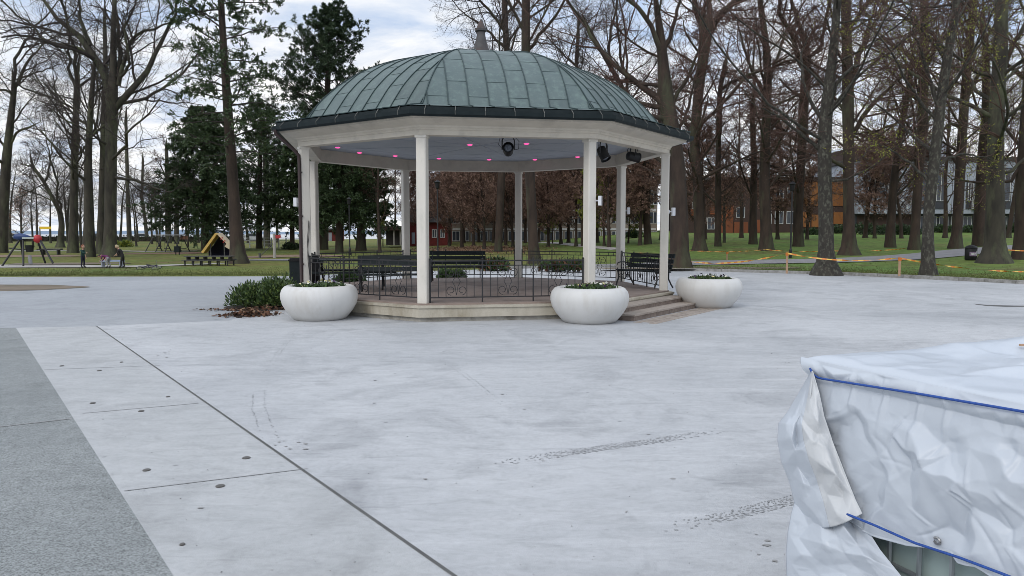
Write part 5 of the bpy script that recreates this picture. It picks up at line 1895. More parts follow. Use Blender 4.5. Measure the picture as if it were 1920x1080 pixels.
def children(P, Rr, m, t0, t1, a0, a1, ratio, rratio, n, wob, trop, rng, lmin=.15, rmin=.007, flat=0.0, maxr=None):
    B = len(P)
    u = (np.arange(m)[None] + rng.random((B, m))) / m
    t_ = t0 + (t1 - t0) * u
    p, tg, r = sample(P, Rr, t_)
    az = rng.normal(0, 1, (B, m, 3))
    az[..., 2] *= (1 - flat)
    az -= tg * (az * tg).sum(-1, keepdims=True)
    az /= np.linalg.norm(az, axis=-1, keepdims=True) + 1e-9
    a = rng.uniform(a0, a1, (B, m, 1))
    d = tg * np.cos(a) + az * np.sin(a)
    L = plen(P)[:, None] * ratio * rng.uniform(.55, 1.25, (B, m)) * (1.2 - .65 * u)
    r2 = np.maximum(rmin, np.minimum(r * .8, (r * rratio) * rng.uniform(.7, 1.15, (B, m))))
    k = (L > lmin).ravel()
    return walk(p.reshape(-1, 3)[k], d.reshape(-1, 3)[k], L.ravel()[k], r2.ravel()[k], n, wob, trop, rng)

def visible(P, mx=300, my=170):
    """keep the fine twigs that can come near the frame"""
    q = P[:, -1]
    x, y, z = q[:, 0], np.maximum(q[:, 1], 1), q[:, 2] - H
    d = y * CP - z * SP
    u = y * SP + z * CP
    px, py = 960 + F * x / d, 540 - F * u / d
    return (px > -mx) & (px < 1920 + mx) & (py > -my)

KIND = {
    # L1 count, angle, len ratio, trop ; L2 count, ratio ; L3 ; L4 ; buds per twig
    'oak':   dict(n1=16, a1=(.7, 1.25), r1=.36, tr1=.05, w1=.20, n2=9, r2=.46, w2=.25, n3=8, r3=.48, w3=.25, n4=5, r4=.55, bud=1, bm='bud_brown', flat=.2, t1=(.30, .98), bs=.05),
    'beech': dict(n1=17, a1=(.75, 1.35), r1=.30, tr1=.035, w1=.13, n2=10, r2=.44, w2=.14, n3=7, r3=.50, w3=.16, n4=4, r4=.55, bud=3, bm='bud_brown', flat=.5, t1=(.22, .98), bs=.05),
    'red':   dict(n1=18, a1=(.7, 1.3), r1=.30, tr1=.03, w1=.13, n2=10, r2=.44, w2=.15, n3=7, r3=.50, w3=.17, n4=4, r4=.55, bud=4, bm='bud_red', flat=.5, t1=(.18, .98), bs=.06),
    'maple': dict(n1=15, a1=(.6, 1.2), r1=.30, tr1=.04, w1=.16, n2=9, r2=.44, w2=.18, n3=7, r3=.50, w3=.2, n4=4, r4=.55, bud=2, bm='bud_green', flat=.4, t1=(.22, .98), bs=.07),
    'young': dict(n1=34, a1=(.55, 1.15), r1=.34, tr1=.05, w1=.12, n2=9, r2=.42, w2=.15, n3=7, r3=.50, w3=.18, n4=4, r4=.55, bud=4, bm='bud_copper', flat=.3, t1=(.14, .99), bs=.10),
    'yellow': dict(n1=26, a1=(.6, 1.2), r1=.34, tr1=.05, w1=.12, n2=8, r2=.42, w2=.16, n3=7, r3=.50, w3=.18, n4=4, r4=.55, bud=7, bm='bud_green', flat=.3, t1=(.2, .99), bs=.12),
}

def resample(P, Rr, n):
    s = np.concatenate([[0], np.cumsum(np.linalg.norm(np.diff(P, axis=0), axis=1))])
    q = np.linspace(0, s[-1], n)
    # smooth interpolation
    X = np.stack([np.interp(q, s, P[:, k]) for k in range(3)], 1)
    for _ in range(2):
        X[1:-1] = (X[:-2] + 2 * X[1:-1] + X[2:]) / 4
    return X, np.interp(q, s, Rr)

def bare_tree(label, kind, seed, trunk, limbs=(), height=20.0, bark='bark_grey', twig=None, group=None, auto=1.0, local=None, name='bare_tree', dens=1.0, cat='tree', cull=True, t1=None, flare=1.15, lean=0.0):
    """trunk: [(px,py,width px), ...] from the base upward, or None with local=(height, radius)"""
    rng = np.random.default_rng(seed)
    K = KIND[kind]
    twig = twig or ('twig_dark' if kind == 'oak' else 'twig_brown')
    if local is None:
        c = GT(trunk[0][0], trunk[0][1])
        Y = c[1]
        k = Y / F
        Pt = [at(px, py, Y) for px, py, w_ in trunk]
        Rt = [w_ * k / 2 for *_, w_ in trunk]
        d = (Pt[-1] - Pt[max(0, len(Pt) - 2)])
        d /= np.linalg.norm(d)
        d = d * .8 + np.array([0, 0, .4]); d /= np.linalg.norm(d)
        tot = Pt[-1][2] - c[2]
        n_up = 4
        for i in range(n_up):
            if tot >= height:
                break
            st_ = (height - tot) / (n_up - i)
            dd = d + rng.normal(0, .10, 3)
            Pt.append(Pt[-1] + dd * st_)
            Rt.append(max(.03, Rt[-1] * .68))
            tot = Pt[-1][2] - c[2]
        Pt.append(Pt[-1] + d * 1.6 + rng.normal(0, .15, 3))
        Rt.append(.02)
    else:
        hgt, rad = local
        c = np.zeros(3)
        Y = None
        k = 1
        Pt = [np.zeros(3)]
        Rt = [rad]
        x = np.zeros(2)
        v = rng.normal(0, .03, 2)
        for i in range(8):
            v = v + rng.normal(0, .035, 2)
            x = x + v * hgt / 8
            Pt.append(np.array([x[0], x[1], hgt * (i + 1) / 8]))
            Rt.append(rad * (1 - .88 * ((i + 1) / 8) ** 1.1))
    Pt, Rt = resample(np.array(Pt), np.array(Rt), 44)
    # root flare
    s = np.linalg.norm(Pt - Pt[0], axis=1)
    Rt = Rt * (1 + (flare - 1) * np.exp(-s / (Rt[0] * .5 + .1)))
    Pt[0, 2] -= .15
    trunkP, trunkR = Pt[None] - c, Rt[None]
    L1 = []
    for lb in limbs:
        Pl = np.array([at(px, py, Y) for px, py, w_ in lb])
        Rl = np.array([w_ * k / 2 for *_, w_ in lb])
        dy = rng.normal(0, .35) * np.linalg.norm(Pl[-1] - Pl[0])
        Pl[:, 1] += dy * np.linspace(0, 1, len(Pl)) ** 1.2
        # taper on past the last point
        e = Pl[-1] - Pl[-2]
        e = e / np.linalg.norm(e)
        ln = max(1.5, .45 * np.linalg.norm(Pl[-1] - Pl[0]))
        Pl = np.vstack([Pl, Pl[-1] + (e + rng.normal(0, .2, 3)) * ln * .5, Pl[-1] + (e + rng.normal(0, .25, 3) + [0, 0, .2]) * ln])
        Rl = np.append(Rl, [Rl[-1] * .6, .02])
        Pl, Rl = resample(Pl, Rl, 14)
        wb = rng.normal(0, 1, Pl.shape) * np.linalg.norm(Pl[-1] - Pl[0]) * .008
        wb[0] = 0
        L1.append((Pl + wb - c, Rl))
    l1P = np.array([a for a, b in L1]) if L1 else np.zeros((0, 14, 3))
    l1R = np.array([b for a, b in L1]) if L1 else np.zeros((0, 14))
    n1 = int(K['n1'] * auto)
    if n1:
        tt = t1 or K['t1']
        P_, R_ = children(trunkP, trunkR, n1, tt[0], tt[1], *K['a1'], K['r1'], .32, 14, K['w1'] * .6, K['tr1'], rng, lmin=.4, rmin=.03)
        l1P, l1R = np.concatenate([l1P, P_]), np.concatenate([l1R, R_])
    def vis(P):
        return visible(P + c) if (cull and local is None) else np.ones(len(P), bool)
    md = lambda q: max(2, int(round(q * dens)))
    l2P, l2R = children(l1P, l1R, md(K['n2']), .15, .98, .5, 1.15, K['r2'], .5, 8, K['w2'] * .7, .02, rng, lmin=.3, rmin=.016, flat=K['flat'])
    kv = vis(l2P); l2P, l2R = l2P[kv], l2R[kv]
    lf = np.ones(len(l2P), bool)
    l3P, l3R = children(l2P, l2R, md(K['n3']), .15, 1.0, .45, 1.1, K['r3'], .55, 5, K['w3'], .02, rng, lmin=.15, rmin=.010, flat=K['flat'])
    kv = vis(l3P); l3P, l3R = l3P[kv], l3R[kv]
    l4P, l4R = children(l3P, l3R, md(K['n4']), .15, 1.0, .4, 1.0, K['r4'], .7, 4, .22, .02, rng, lmin=.05, rmin=.0075, flat=K['flat'])
    t0 = thing(name, label, cat, tuple(c), 0, group)
    V1, Q1 = tubes(trunkP, trunkR, 14)
    Vl, Ql = tubes(l1P, l1R, 7)
    np_mesh('trunk', np.vstack([V1, Vl]), np.vstack([Q1, Ql + len(V1)]), np.zeros((0, 3)), np.zeros(len(Q1) + len(Ql)), np.zeros(0), [bark], t0, smooth=True)
    parts = [tubes(l2P, l2R, 5), tubes(l3P, l3R, 3), tubes(l4P, l4R, 3)]
    V, Q, mi, off = [], [], [], 0
    for v, q in parts:
        V.append(v); Q.append(q + off); off += len(v)
        mi.append(np.zeros(len(q)))
    nb = K['bud']
    if nb:
        B = len(l4P)
        t_ = rng.random((B, nb)) * .9 + .1
        p, tg, _ = sample(l4P, l4R, t_)
        p, tg = p.reshape(-1, 3), tg.reshape(-1, 3)
        d = tg + rng.normal(0, .6, p.shape); d /= np.linalg.norm(d, axis=1, keepdims=True)
        sdv = np.cross(d, rng.normal(0, 1, p.shape)); sdv /= np.linalg.norm(sdv, axis=1, keepdims=True) + 1e-9
        L = K['bs'] * rng.uniform(.6, 1.4, (len(p), 1))
        v = np.stack([p, p + d * L * .5 + sdv * L * .28, p + d * L, p + d * L * .5 - sdv * L * .28], 1).reshape(-1, 3)
        q = np.arange(len(v)).reshape(-1, 4)
        V.append(v); Q.append(q + off); off += len(v)
        mi.append(np.ones(len(q)))
    np_mesh('crown', np.vstack(V), np.vstack(Q), np.zeros((0, 3)), np.concatenate(mi), np.zeros(0), [twig, K['bm']], t0)
    return t0

def needle_cards(P, Rr, per, length, width, rng, spread=.6, up=.15, tmin=.15):
    B = len(P)
    t_ = tmin + (1 - tmin) * rng.random((B, per))
    p, tg, _ = sample(P, Rr, t_)
    p, tg = p.reshape(-1, 3), tg.reshape(-1, 3)
    d = tg + rng.normal(0, spread, p.shape) + [0, 0, up]
    d /= np.linalg.norm(d, axis=1, keepdims=True)
    s = np.cross(d, rng.normal(0, .5, p.shape) + [0, 0, 1.0])
    s /= np.linalg.norm(s, axis=1, keepdims=True) + 1e-9
    L = length * rng.uniform(.6, 1.3, (len(p), 1))
    W = width * rng.uniform(.7, 1.3, (len(p), 1))
    return np.stack([p, p + d * L * .45 + s * W, p + d * L, p + d * L * .45 - s * W], 1).reshape(-1, 3)

def conifer(label, seed, trunk, height, shape, n1, droop, mats_, per=24, nl=.22, nw=.03, bark='bark_brown', n2=12, z0=1.5, spread=.6, name='fir_tree', clump=False, zt=None, limb_r=.05, ang=(1.2, 1.6), group=None, trunks=None, r2=.40):
    rng = np.random.default_rng(seed)
    c = GT(trunk[0][0], trunk[0][1])
    Y = c[1]
    k = Y / F
    Pt = [at(px, py, Y) for px, py, w_ in trunk]
    Rt = [w_ * k / 2 for *_, w_ in trunk]
    height = max(height, Pt[-1][2] - c[2])
    while Pt[-1][2] - c[2] < height - .1:
        st_ = min(2.5, height - (Pt[-1][2] - c[2]))
        Pt.append(Pt[-1] + np.array([rng.normal(0, .03), rng.normal(0, .03), 1]) * st_)
        Rt.append(max(.03, Rt[-1] * .85))
    Rt[-1] = .02
    Pt, Rt = resample(np.array(Pt), np.array(Rt), 40)
    s = np.linalg.norm(Pt - Pt[0], axis=1)
    Rt = Rt * (1 + .12 * np.exp(-s / .35))
    Pt[0, 2] -= .15
    Pt = Pt - c
    zz_ = np.sort(rng.uniform(z0, height - .3, n1))
    zz_ = z0 + (height - .3 - z0) * ((np.arange(n1) + rng.random(n1)) / n1)
    X = np.stack([np.interp(zz_, Pt[:, 2], Pt[:, j]) for j in (0, 1)], 1)
    az = np.arange(n1) * 2.4 + rng.normal(0, .35, n1)
    el = PI / 2 - rng.uniform(*ang, n1)
    d = np.stack([np.cos(az) * np.cos(el), np.sin(az) * np.cos(el), np.sin(el)], 1)
    f = (zz_ - z0) / (height - z0)
    L = np.array([shape(a_, q) for a_, q in zip(f, az)]) * rng.uniform(.75, 1.12, n1)
    P1, R1 = walk(np.column_stack([X, zz_]), d, L, np.maximum(.02, limb_r * (L / L.max()) ** .7), 10, .07, droop, rng, .25)
    P2, R2 = children(P1, R1, n2, .12, 1.0, .6, 1.15, r2, .5, 6, .12, droop * .6, rng, lmin=.12, rmin=.010, flat=.75)
    P3, R3 = children(P2, R2, 4, .2, 1.0, .5, 1.0, .45, .6, 4, .15, droop * .4, rng, lmin=.08, rmin=.007, flat=.6)
    t0 = thing(name, label, 'tree', tuple(c), 0, group)
    V1, Q1 = tubes(Pt[None], Rt[None], 12)
    np_mesh('trunk', V1, Q1, np.zeros((0, 3)), np.zeros(len(Q1)), np.zeros(0), [bark], t0, smooth=True)
    V, Q, mi, off = [], [], [], 0
    for P_, R_, sd2 in ((P1, R1, 5), (P2, R2, 3), (P3, R3, 3)):
        v, q = tubes(P_, R_, sd2)
        V.append(v); Q.append(q + off); off += len(v); mi.append(np.zeros(len(q)))
    if clump:
        src, rr_ = np.concatenate([P3[:, -2:], ]), np.concatenate([R3[:, -2:]])
        v = needle_cards(src, rr_, per, nl, nw, rng, 1.1, .35, 0)
        v2 = needle_cards(P2[:, -2:], R2[:, -2:], per, nl, nw, rng, 1.1, .35, 0)
        v = np.vstack([v, v2])
    else:
        v = np.vstack([needle_cards(P3, R3, per, nl, nw, rng, spread), needle_cards(P2, R2, per, nl, nw, rng, spread)])
    q = np.arange(len(v)).reshape(-1, 4)
    V.append(v); Q.append(q + off)
    mi.append(rng.choice([1, 2], len(q), p=[.65, .35]))
    np_mesh('crown', np.vstack(V), np.vstack(Q), np.zeros((0, 3)), np.concatenate(mi), np.zeros(0), ['twig_dark', *mats_], t0)
    return t0

GL = 'bare trees on the playground side'
GR = 'bare trees on the right-hand lawn'
GC = 'bare trees behind the bandstand'
# ---- left side
bare_tree('slender bare tree at the far left edge leaning slightly right, forking low', 'oak', 101, [(2, 474, 22), (6, 400, 18), (12, 300, 16), (24, 190, 10), (27, 165, 9)],
          [[(27, 170, 7), (20, 130, 6), (22, 90, 5), (40, 55, 4), (60, 25, 3)], [(27, 165, 7), (42, 130, 5), (52, 100, 4), (75, 75, 3), (98, 50, 2)], [(24, 180, 5), (10, 165, 4), (-8, 175, 3), (-25, 160, 2)], [(20, 270, 5), (32, 245, 4), (55, 238, 4), (68, 234, 2)], [(30, 150, 4), (55, 138, 3), (90, 120, 2)]],
          height=13, group=GL, auto=.4, bark='bark_grey')
bare_tree('straight grey trunk left of the massive forked oak, forking into two thin limbs', 'oak', 102, [(137, 474, 20), (138, 420, 15), (140, 300, 13), (143, 200, 11), (144, 160, 10)],
          [[(144, 165, 7), (120, 125, 5), (112, 85, 4), (108, 50, 3), (92, 10, 3)], [(144, 160, 7), (150, 110, 6), (152, 60, 5), (148, 0, 4)], [(145, 165, 5), (165, 135, 4), (180, 105, 3), (186, 60, 2)], [(139, 205, 4), (110, 185, 3), (80, 178, 3), (60, 165, 2)]], height=17, group=GL, auto=.7)
bare_tree('grey trunk close behind the massive forked oak on its left', 'oak', 103, [(166, 482, 24), (167, 420, 18), (165, 300, 13), (170, 200, 9), (176, 130, 7)],
          [[(172, 180, 5), (190, 150, 4), (182, 100, 3)], [(166, 260, 5), (190, 240, 4), (215, 225, 3)], [(167, 240, 5), (140, 215, 4), (110, 195, 3), (80, 190, 2)]], height=15, group=GL, auto=.8)
bare_tree('massive grey oak with heavy gnarled forking limbs left of the tall straight conifer', 'oak', 104, [(206, 482, 34), (206, 462, 24), (207, 420, 21), (208, 290, 20), (209, 220, 21), (211, 165, 18), (213, 130, 12), (212, 60, 9), (215, 0, 7)],
          [[(208, 200, 16), (185, 118, 13), (160, 78, 12), (135, 60, 9), (105, 32, 7), (75, 0, 5)], [(214, 205, 14), (240, 175, 12), (264, 152, 11), (280, 110, 8), (305, 75, 7), (320, 30, 5), (335, -20, 4)],
           [(222, 160, 9), (235, 110, 7), (240, 70, 6), (270, 55, 5), (310, 45, 3)], [(212, 150, 10), (222, 110, 8), (215, 60, 7), (205, 20, 6), (190, -30, 5)], [(180, 115, 8), (155, 90, 6), (120, 82, 5), (95, 90, 4), (85, 60, 3), (50, 30, 3)],
           [(207, 330, 6), (240, 335, 5), (280, 345, 4), (300, 355, 3)], [(214, 140, 8), (232, 148, 6), (250, 120, 5), (246, 75, 4)], [(170, 85, 8), (150, 40, 6), (150, 0, 5)]], height=17, group=GL, auto=.5, bark='bark_grey')
bare_tree('twin grey trunk hidden half behind the massive forked oak', 'oak', 105, [(188, 476, 16), (190, 400, 12), (193, 300, 11), (195, 200, 9), (198, 120, 8), (196, 40, 6)], (), height=18, group=GL, auto=.6)
bare_tree('thin straight bare trunk between the massive oak and the swings', 'beech', 106, [(243, 457, 9), (240, 380, 7), (238, 300, 6), (236, 220, 5)], [[(240, 330, 4), (265, 345, 3), (300, 360, 2)]], height=17, group=GL, auto=.7, t1=(.3, .98))
bare_tree('thin leaning bare trunk just left of the swings', 'beech', 107, [(276, 452, 7), (272, 410, 6), (266, 370, 5), (268, 300, 4)], (), height=14, group=GL, auto=.7)
bare_tree('low bare tree leaning left between the far left tree and the straight grey trunk', 'oak', 108, [(113, 464, 12), (116, 420, 10), (112, 395, 9), (98, 370, 7), (82, 340, 6), (60, 310, 5)], [[(112, 400, 5), (120, 350, 4), (118, 300, 3)], [(84, 340, 4), (92, 300, 3), (88, 260, 2)], [(70, 325, 4), (50, 310, 3), (28, 305, 2)]], height=9, group=GL, auto=.9, flare=1.8)
bare_tree('small round bare tree standing behind the blue play roof', 'young', 109, [(40, 458, 4), (40, 430, 3.5), (39, 400, 3), (40, 380, 2)], (), height=5, group=GL, dens=.6)
bare_tree('bare trunk behind the swings, left of the hut', 'red', 110, [(316, 456, 11), (315, 400, 10), (314, 340, 8), (312, 280, 6)], (), height=14, group=GL, auto=.7, twig='twig_brown')
bare_tree('second bare trunk behind the swings, close to the hut', 'red', 111, [(331, 458, 9), (331, 400, 8), (332, 340, 7)], (), height=12, group=GL, auto=.6, twig='twig_brown')
bare_tree('bare tree with upswept limbs in the gap between the tall conifer and the pine', 'oak', 112, [(500, 462, 12), (500, 400, 11), (498, 320, 9), (495, 250, 7)], (), height=15, group=GL, auto=1.0)
# ---- evergreen trees
conifer('tall conifer with a straight bare lower trunk and sparse horizontal boughs, left of the bandstand', 201, [(447, 494, 42), (446, 480, 30), (444, 450, 25), (440, 400, 22), (434, 300, 19), (428, 220, 17), (420, 100, 13), (414, 0, 11)], 23,
        lambda f, a: 3.7 * (1 - .25 * f), 64, -.012, ('needle_dark', 'needle_mid'), per=16, nl=.20, nw=.032, n2=8, z0=6.4, name='spruce_tree', ang=(1.15, 1.75), limb_r=.06)
conifer('broad dark fir with drooping boughs behind the tall straight conifer', 202, [(384, 470, 14), (384, 380, 12), (382, 300, 9)], 14.0, lambda f, a: 5.0 * (1 - f) ** .65 + .5, 120, -.03, ('needle_dark', 'needle_mid'), per=34, nl=.22, nw=.032, n2=11, z0=1.9, ang=(1.1, 1.6))
conifer('dark dense fir filling the gap behind the left posts of the bandstand', 203, [(636, 474, 15), (637, 400, 13), (640, 300, 10)], 11.5, lambda f, a: 3.2 * (1 - f) ** .5 + .7, 90, -.03, ('needle_dark', 'needle_mid'), per=34, nl=.22, nw=.032, n2=11, z0=2.3, ang=(1.1, 1.6))
conifer('dark fir with a flared trunk just right of the fir filling the left gap', 204, [(677, 470, 20), (677, 430, 15), (678, 360, 12)], 11.0, lambda f, a: 2.9 * (1 - f) ** .6 + .6, 80, -.03, ('needle_dark', 'needle_mid'), per=34, nl=.22, nw=.032, n2=11, z0=2.9, ang=(1.1, 1.6))
conifer('loose olive green conifer between the tall straight trunk and the bandstand', 207, [(486, 466, 12), (486, 400, 10), (488, 300, 8), (490, 190, 4)], 11, lambda f, a: 3.4 * (1 - f) ** .5 + .6, 84, -.015, ('needle_mid', 'needle_dark'), per=20, nl=.2, nw=.03, n2=9, z0=1.8, ang=(.9, 1.5))
conifer('olive green evergreen beside the left front post, below the pine', 205, [(548, 468, 9), (548, 400, 8)], 10.5, lambda f, a: 2.9 * (1 - f) ** .6 + .5, 74, -.02, ('needle_mid', 'needle_dark'), per=18, nl=.24, nw=.042, n2=10, z0=1.7, ang=(.9, 1.5))
def pine_shape(f, a):
    return (1.9 + 3.9 * math.sin(min(1, (1 - f) * 1.9) * PI * .5)) * (1 - .35 * f ** 5) * (.85 + .25 * math.sin(a * 2 + 1))
conifer('big dark pine with clumped needles rising behind the left side of the copper dome', 206, [(606, 468, 18), (608, 380, 16), (610, 250, 13), (616, 120, 9), (622, 16, 4)], 15, pine_shape, 92, .03, ('needle_pine', 'needle_dark'), per=26, nl=.30, nw=.03, n2=11, z0=6.5, name='pine_tree', clump=True, ang=(.75, 1.35), limb_r=.075, r2=.36)
# ---- trees right behind the bandstand
bare_tree('tall dark trunk rising behind the dome just right of its finial', 'oak', 301, [(1003, 494, 26), (1000, 460, 19), (996, 380, 18), (990, 250, 18), (986, 100, 17), (986, 0, 15)],
          [[(985, 110, 8), (1010, 60, 6), (1040, 40, 5), (1060, 0, 4)], [(984, 60, 7), (960, 20, 5), (950, -20, 4)]], height=22, group=GC, auto=.9, bark='bark_brown')
bare_tree('tall trunk behind the dome just left of the thicker one, with limbs reaching left', 'oak', 302, [(934, 472, 15), (938, 380, 14), (944, 250, 13), (951, 110, 12), (947, 40, 11), (946, 0, 10)],
          [[(951, 95, 6), (930, 75, 5), (905, 50, 4), (880, 35, 3), (862, 20, 2)], [(949, 60, 6), (925, 30, 5), (900, 5, 4), (870, -10, 3)], [(948, 30, 6), (970, 5, 5), (980, -25, 4)]], height=21, group=GC, auto=.8, bark='bark_brown')
bare_tree('spreading bare tree between the dome and the thick brown trunk, limbs fanning to the left', 'oak', 303, [(1215, 458, 14), (1212, 400, 13), (1215, 330, 12), (1200, 240, 10), (1165, 160, 9), (1130, 100, 8), (1105, 55, 6)],
          [[(1190, 215, 7), (1180, 150, 6), (1160, 95, 5), (1160, 40, 4)], [(1170, 170, 6), (1120, 150, 5), (1080, 120, 4), (1050, 80, 3)], [(1210, 270, 6), (1170, 230, 5), (1130, 200, 4), (1095, 150, 3)], [(1145, 125, 6), (1140, 70, 5), (1155, 20, 4)]], height=16, group=GC, auto=.7, bark='bark_brown')
bare_tree('bare tree with thin upright limbs just above the right slope of the dome', 'oak', 304, [(1095, 462, 11), (1092, 350, 10), (1090, 220, 9), (1080, 120, 7), (1085, 50, 5)], (), height=17, group=GC, auto=1.2, bark='bark_brown')
# ---- right side
bare_tree('thick dark trunk immediately right of the right-hand bandstand post, leaning left as it rises', 'red', 401, [(1274, 502, 48), (1274, 478, 36), (1273, 380, 32), (1268, 300, 31), (1258, 240, 31), (1250, 190, 30), (1244, 130, 22), (1240, 80, 17)],
          [[(1254, 205, 15), (1215, 165, 12), (1170, 135, 10), (1135, 95, 8), (1115, 55, 6), (1080, 10, 5)], [(1245, 110, 12), (1225, 60, 9), (1200, 25, 8), (1170, 0, 6), (1130, -20, 5)], [(1242, 95, 11), (1262, 60, 8), (1270, 15, 6), (1285, -30, 5)], [(1258, 200, 9), (1285, 150, 7), (1300, 120, 5), (1310, 80, 3)], [(1262, 260, 8), (1290, 215, 6), (1300, 170, 4)]], height=16, group=GR, auto=.6, bark='bark_brown', twig='twig_brown')
bare_tree('brown trunk second to the right of the bandstand, swelling where it forks high up', 'red', 402, [(1312, 470, 30), (1312, 450, 21), (1308, 340, 18), (1302, 260, 19), (1311, 160, 18), (1320, 100, 20), (1325, 55, 24)],
          [[(1322, 65, 16), (1308, 20, 12), (1300, -20, 9)], [(1330, 60, 16), (1352, 25, 13), (1385, 0, 10), (1430, -25, 8)], [(1326, 55, 14), (1335, 10, 10), (1333, -40, 8)], [(1306, 240, 8), (1345, 200, 6), (1385, 150, 5), (1430, 135, 4)], [(1306, 300, 6), (1280, 280, 5), (1255, 262, 3)]], height=14, group=GR, auto=.9, bark='bark_brown', twig='twig_brown')
bare_tree('thin bare trunk between the brown forked trunk and the dark straight trunk', 'red', 403, [(1346, 462, 13), (1346, 380, 11), (1347, 260, 10), (1350, 165, 9), (1360, 120, 8)], [[(1350, 170, 6), (1375, 150, 6), (1405, 140, 5), (1428, 150, 4), (1432, 190, 3)]], height=16, group=GR, auto=1.0, bark='bark_brown', twig='twig_brown')
bare_tree('small young tree on the lawn in front of the orange clad wall', 'young', 404, [(1358, 455, 6), (1358, 420, 5), (1358, 380, 4)], (), height=6, group=GR, dens=.7)
bare_tree('dark straight trunk on the lawn left of the first park lamp', 'red', 405, [(1437, 470, 28), (1436, 430, 20), (1433, 340, 19), (1436, 240, 17), (1440, 150, 15), (1436, 80, 12), (1425, 0, 10)], [[(1438, 160, 8), (1465, 110, 6), (1490, 60, 5)], [(1436, 180, 7), (1410, 130, 6), (1395, 70, 4)]], height=20, group=GR, auto=1.1, bark='bark_brown', twig='twig_brown')
bare_tree('grey trunk partly hidden left of the dark straight trunk on the lawn', 'red', 406, [(1412, 458, 16), (1412, 400, 13), (1414, 300, 12), (1410, 200, 9)], (), height=17, group=GR, auto=.9, bark='bark_brown', twig='twig_brown')
bare_tree('forked reddish trunk just right of the first park lamp', 'red', 407, [(1497, 462, 20), (1496, 400, 17), (1502, 300, 16), (1507, 200, 17), (1512, 130, 18), (1510, 95, 15)],
          [[(1508, 130, 11), (1485, 80, 9), (1462, 40, 8), (1440, 10, 6), (1430, -30, 5)], [(1512, 100, 10), (1505, 50, 8), (1495, 0, 7)], [(1514, 110, 9), (1540, 95, 7), (1548, 50, 6), (1560, 0, 5)], [(1500, 270, 6), (1475, 240, 5), (1440, 222, 4)]], height=15, group=GR, auto=.8, bark='bark_brown', twig='twig_brown')
bare_tree('pale lichen-spotted trunk with flared roots at the kerb, left of the second kerb stake', 'beech', 408, [(1549, 512, 56), (1549, 498, 38), (1549, 475, 28), (1549, 430, 26), (1546, 330, 24), (1546, 250, 24), (1552, 180, 21), (1560, 120, 17), (1567, 50, 14), (1570, 0, 13)],
          [[(1548, 240, 9), (1530, 200, 7), (1515, 150, 6), (1520, 110, 5)], [(1552, 190, 9), (1575, 150, 7), (1600, 120, 6), (1640, 108, 4)], [(1546, 290, 7), (1510, 255, 6), (1470, 225, 5), (1440, 205, 3)], [(1550, 340, 5), (1600, 330, 4), (1640, 310, 3), (1680, 270, 3)]], height=20, group=GR, auto=1.0, bark='bark_lichen')
bare_tree('straight trunk with flared roots behind the pale lichen-spotted trunk', 'beech', 409, [(1592, 478, 42), (1592, 462, 28), (1592, 430, 21), (1591, 380, 19), (1591, 270, 20), (1590, 180, 21), (1588, 90, 18), (1586, 0, 17)],
          [[(1596, 160, 12), (1612, 115, 11), (1635, 80, 10), (1660, 55, 8), (1672, 10, 6)], [(1594, 260, 9), (1620, 200, 8), (1650, 170, 6), (1690, 130, 5)], [(1590, 60, 10), (1610, 20, 8), (1640, -20, 6)], [(1590, 250, 5), (1630, 265, 4), (1680, 240, 3)]], height=22, group=GR, auto=1.0, bark='bark_brown')
bare_tree('slim trunk on the lawn below the dark upper storey of the pale building', 'red', 410, [(1669, 464, 20), (1670, 420, 15), (1677, 330, 13), (1690, 240, 11), (1703, 170, 10), (1708, 130, 9)], [[(1700, 190, 6), (1715, 140, 5), (1735, 95, 4)]], height=15, group=GR, auto=1.1, bark='bark_brown', twig='twig_brown')
bare_tree('brown trunk close behind the forked lichen-spotted trunk, on its left', 'maple', 411, [(1714, 468, 22), (1716, 430, 16), (1722, 330, 16), (1729, 250, 19), (1732, 140, 17), (1733, 50, 15), (1733, 0, 14)],
          [[(1728, 120, 8), (1700, 95, 6), (1670, 75, 5)], [(1730, 210, 6), (1690, 225, 5), (1650, 245, 4), (1610, 250, 3)]], height=20, group=GR, auto=1.1, bark='bark_brown')
bare_tree('lichen-spotted trunk at the kerb right of the second kerb stake, leaning right as it rises', 'maple', 412, [(1741, 517, 34), (1740, 500, 25), (1739, 430, 19), (1746, 350, 19), (1756, 270, 19), (1764, 190, 17), (1776, 110, 16), (1788, 40, 14), (1796, 0, 12)],
          [[(1752, 360, 7), (1725, 320, 5), (1700, 295, 4), (1670, 285, 3)], [(1762, 210, 9), (1750, 150, 7), (1735, 100, 6)], [(1756, 310, 6), (1790, 290, 5), (1825, 285, 4), (1860, 290, 3)], [(1775, 120, 8), (1765, 70, 7), (1745, 20, 6)]], height=20, group=GR, auto=1.0, bark='bark_lichen')
bare_tree('straight trunk halfway between the forked lichen-spotted trunk and the thickest trunk', 'maple', 413, [(1791, 466, 26), (1794, 440, 18), (1800, 330, 17), (1805, 240, 16), (1812, 140, 15), (1820, 60, 14), (1826, 0, 13)],
          [[(1808, 190, 8), (1830, 150, 7), (1850, 95, 6)], [(1804, 240, 7), (1780, 230, 6), (1755, 250, 4)]], height=20, group=GR, auto=1.1, bark='bark_brown')
bare_tree('shaded trunk directly behind the left side of the thickest trunk', 'maple', 414, [(1836, 462, 24), (1837, 400, 20), (1842, 300, 18), (1850, 200, 15), (1848, 100, 12)], (), height=19, group=GR, auto=1.0, bark='bark_brown')
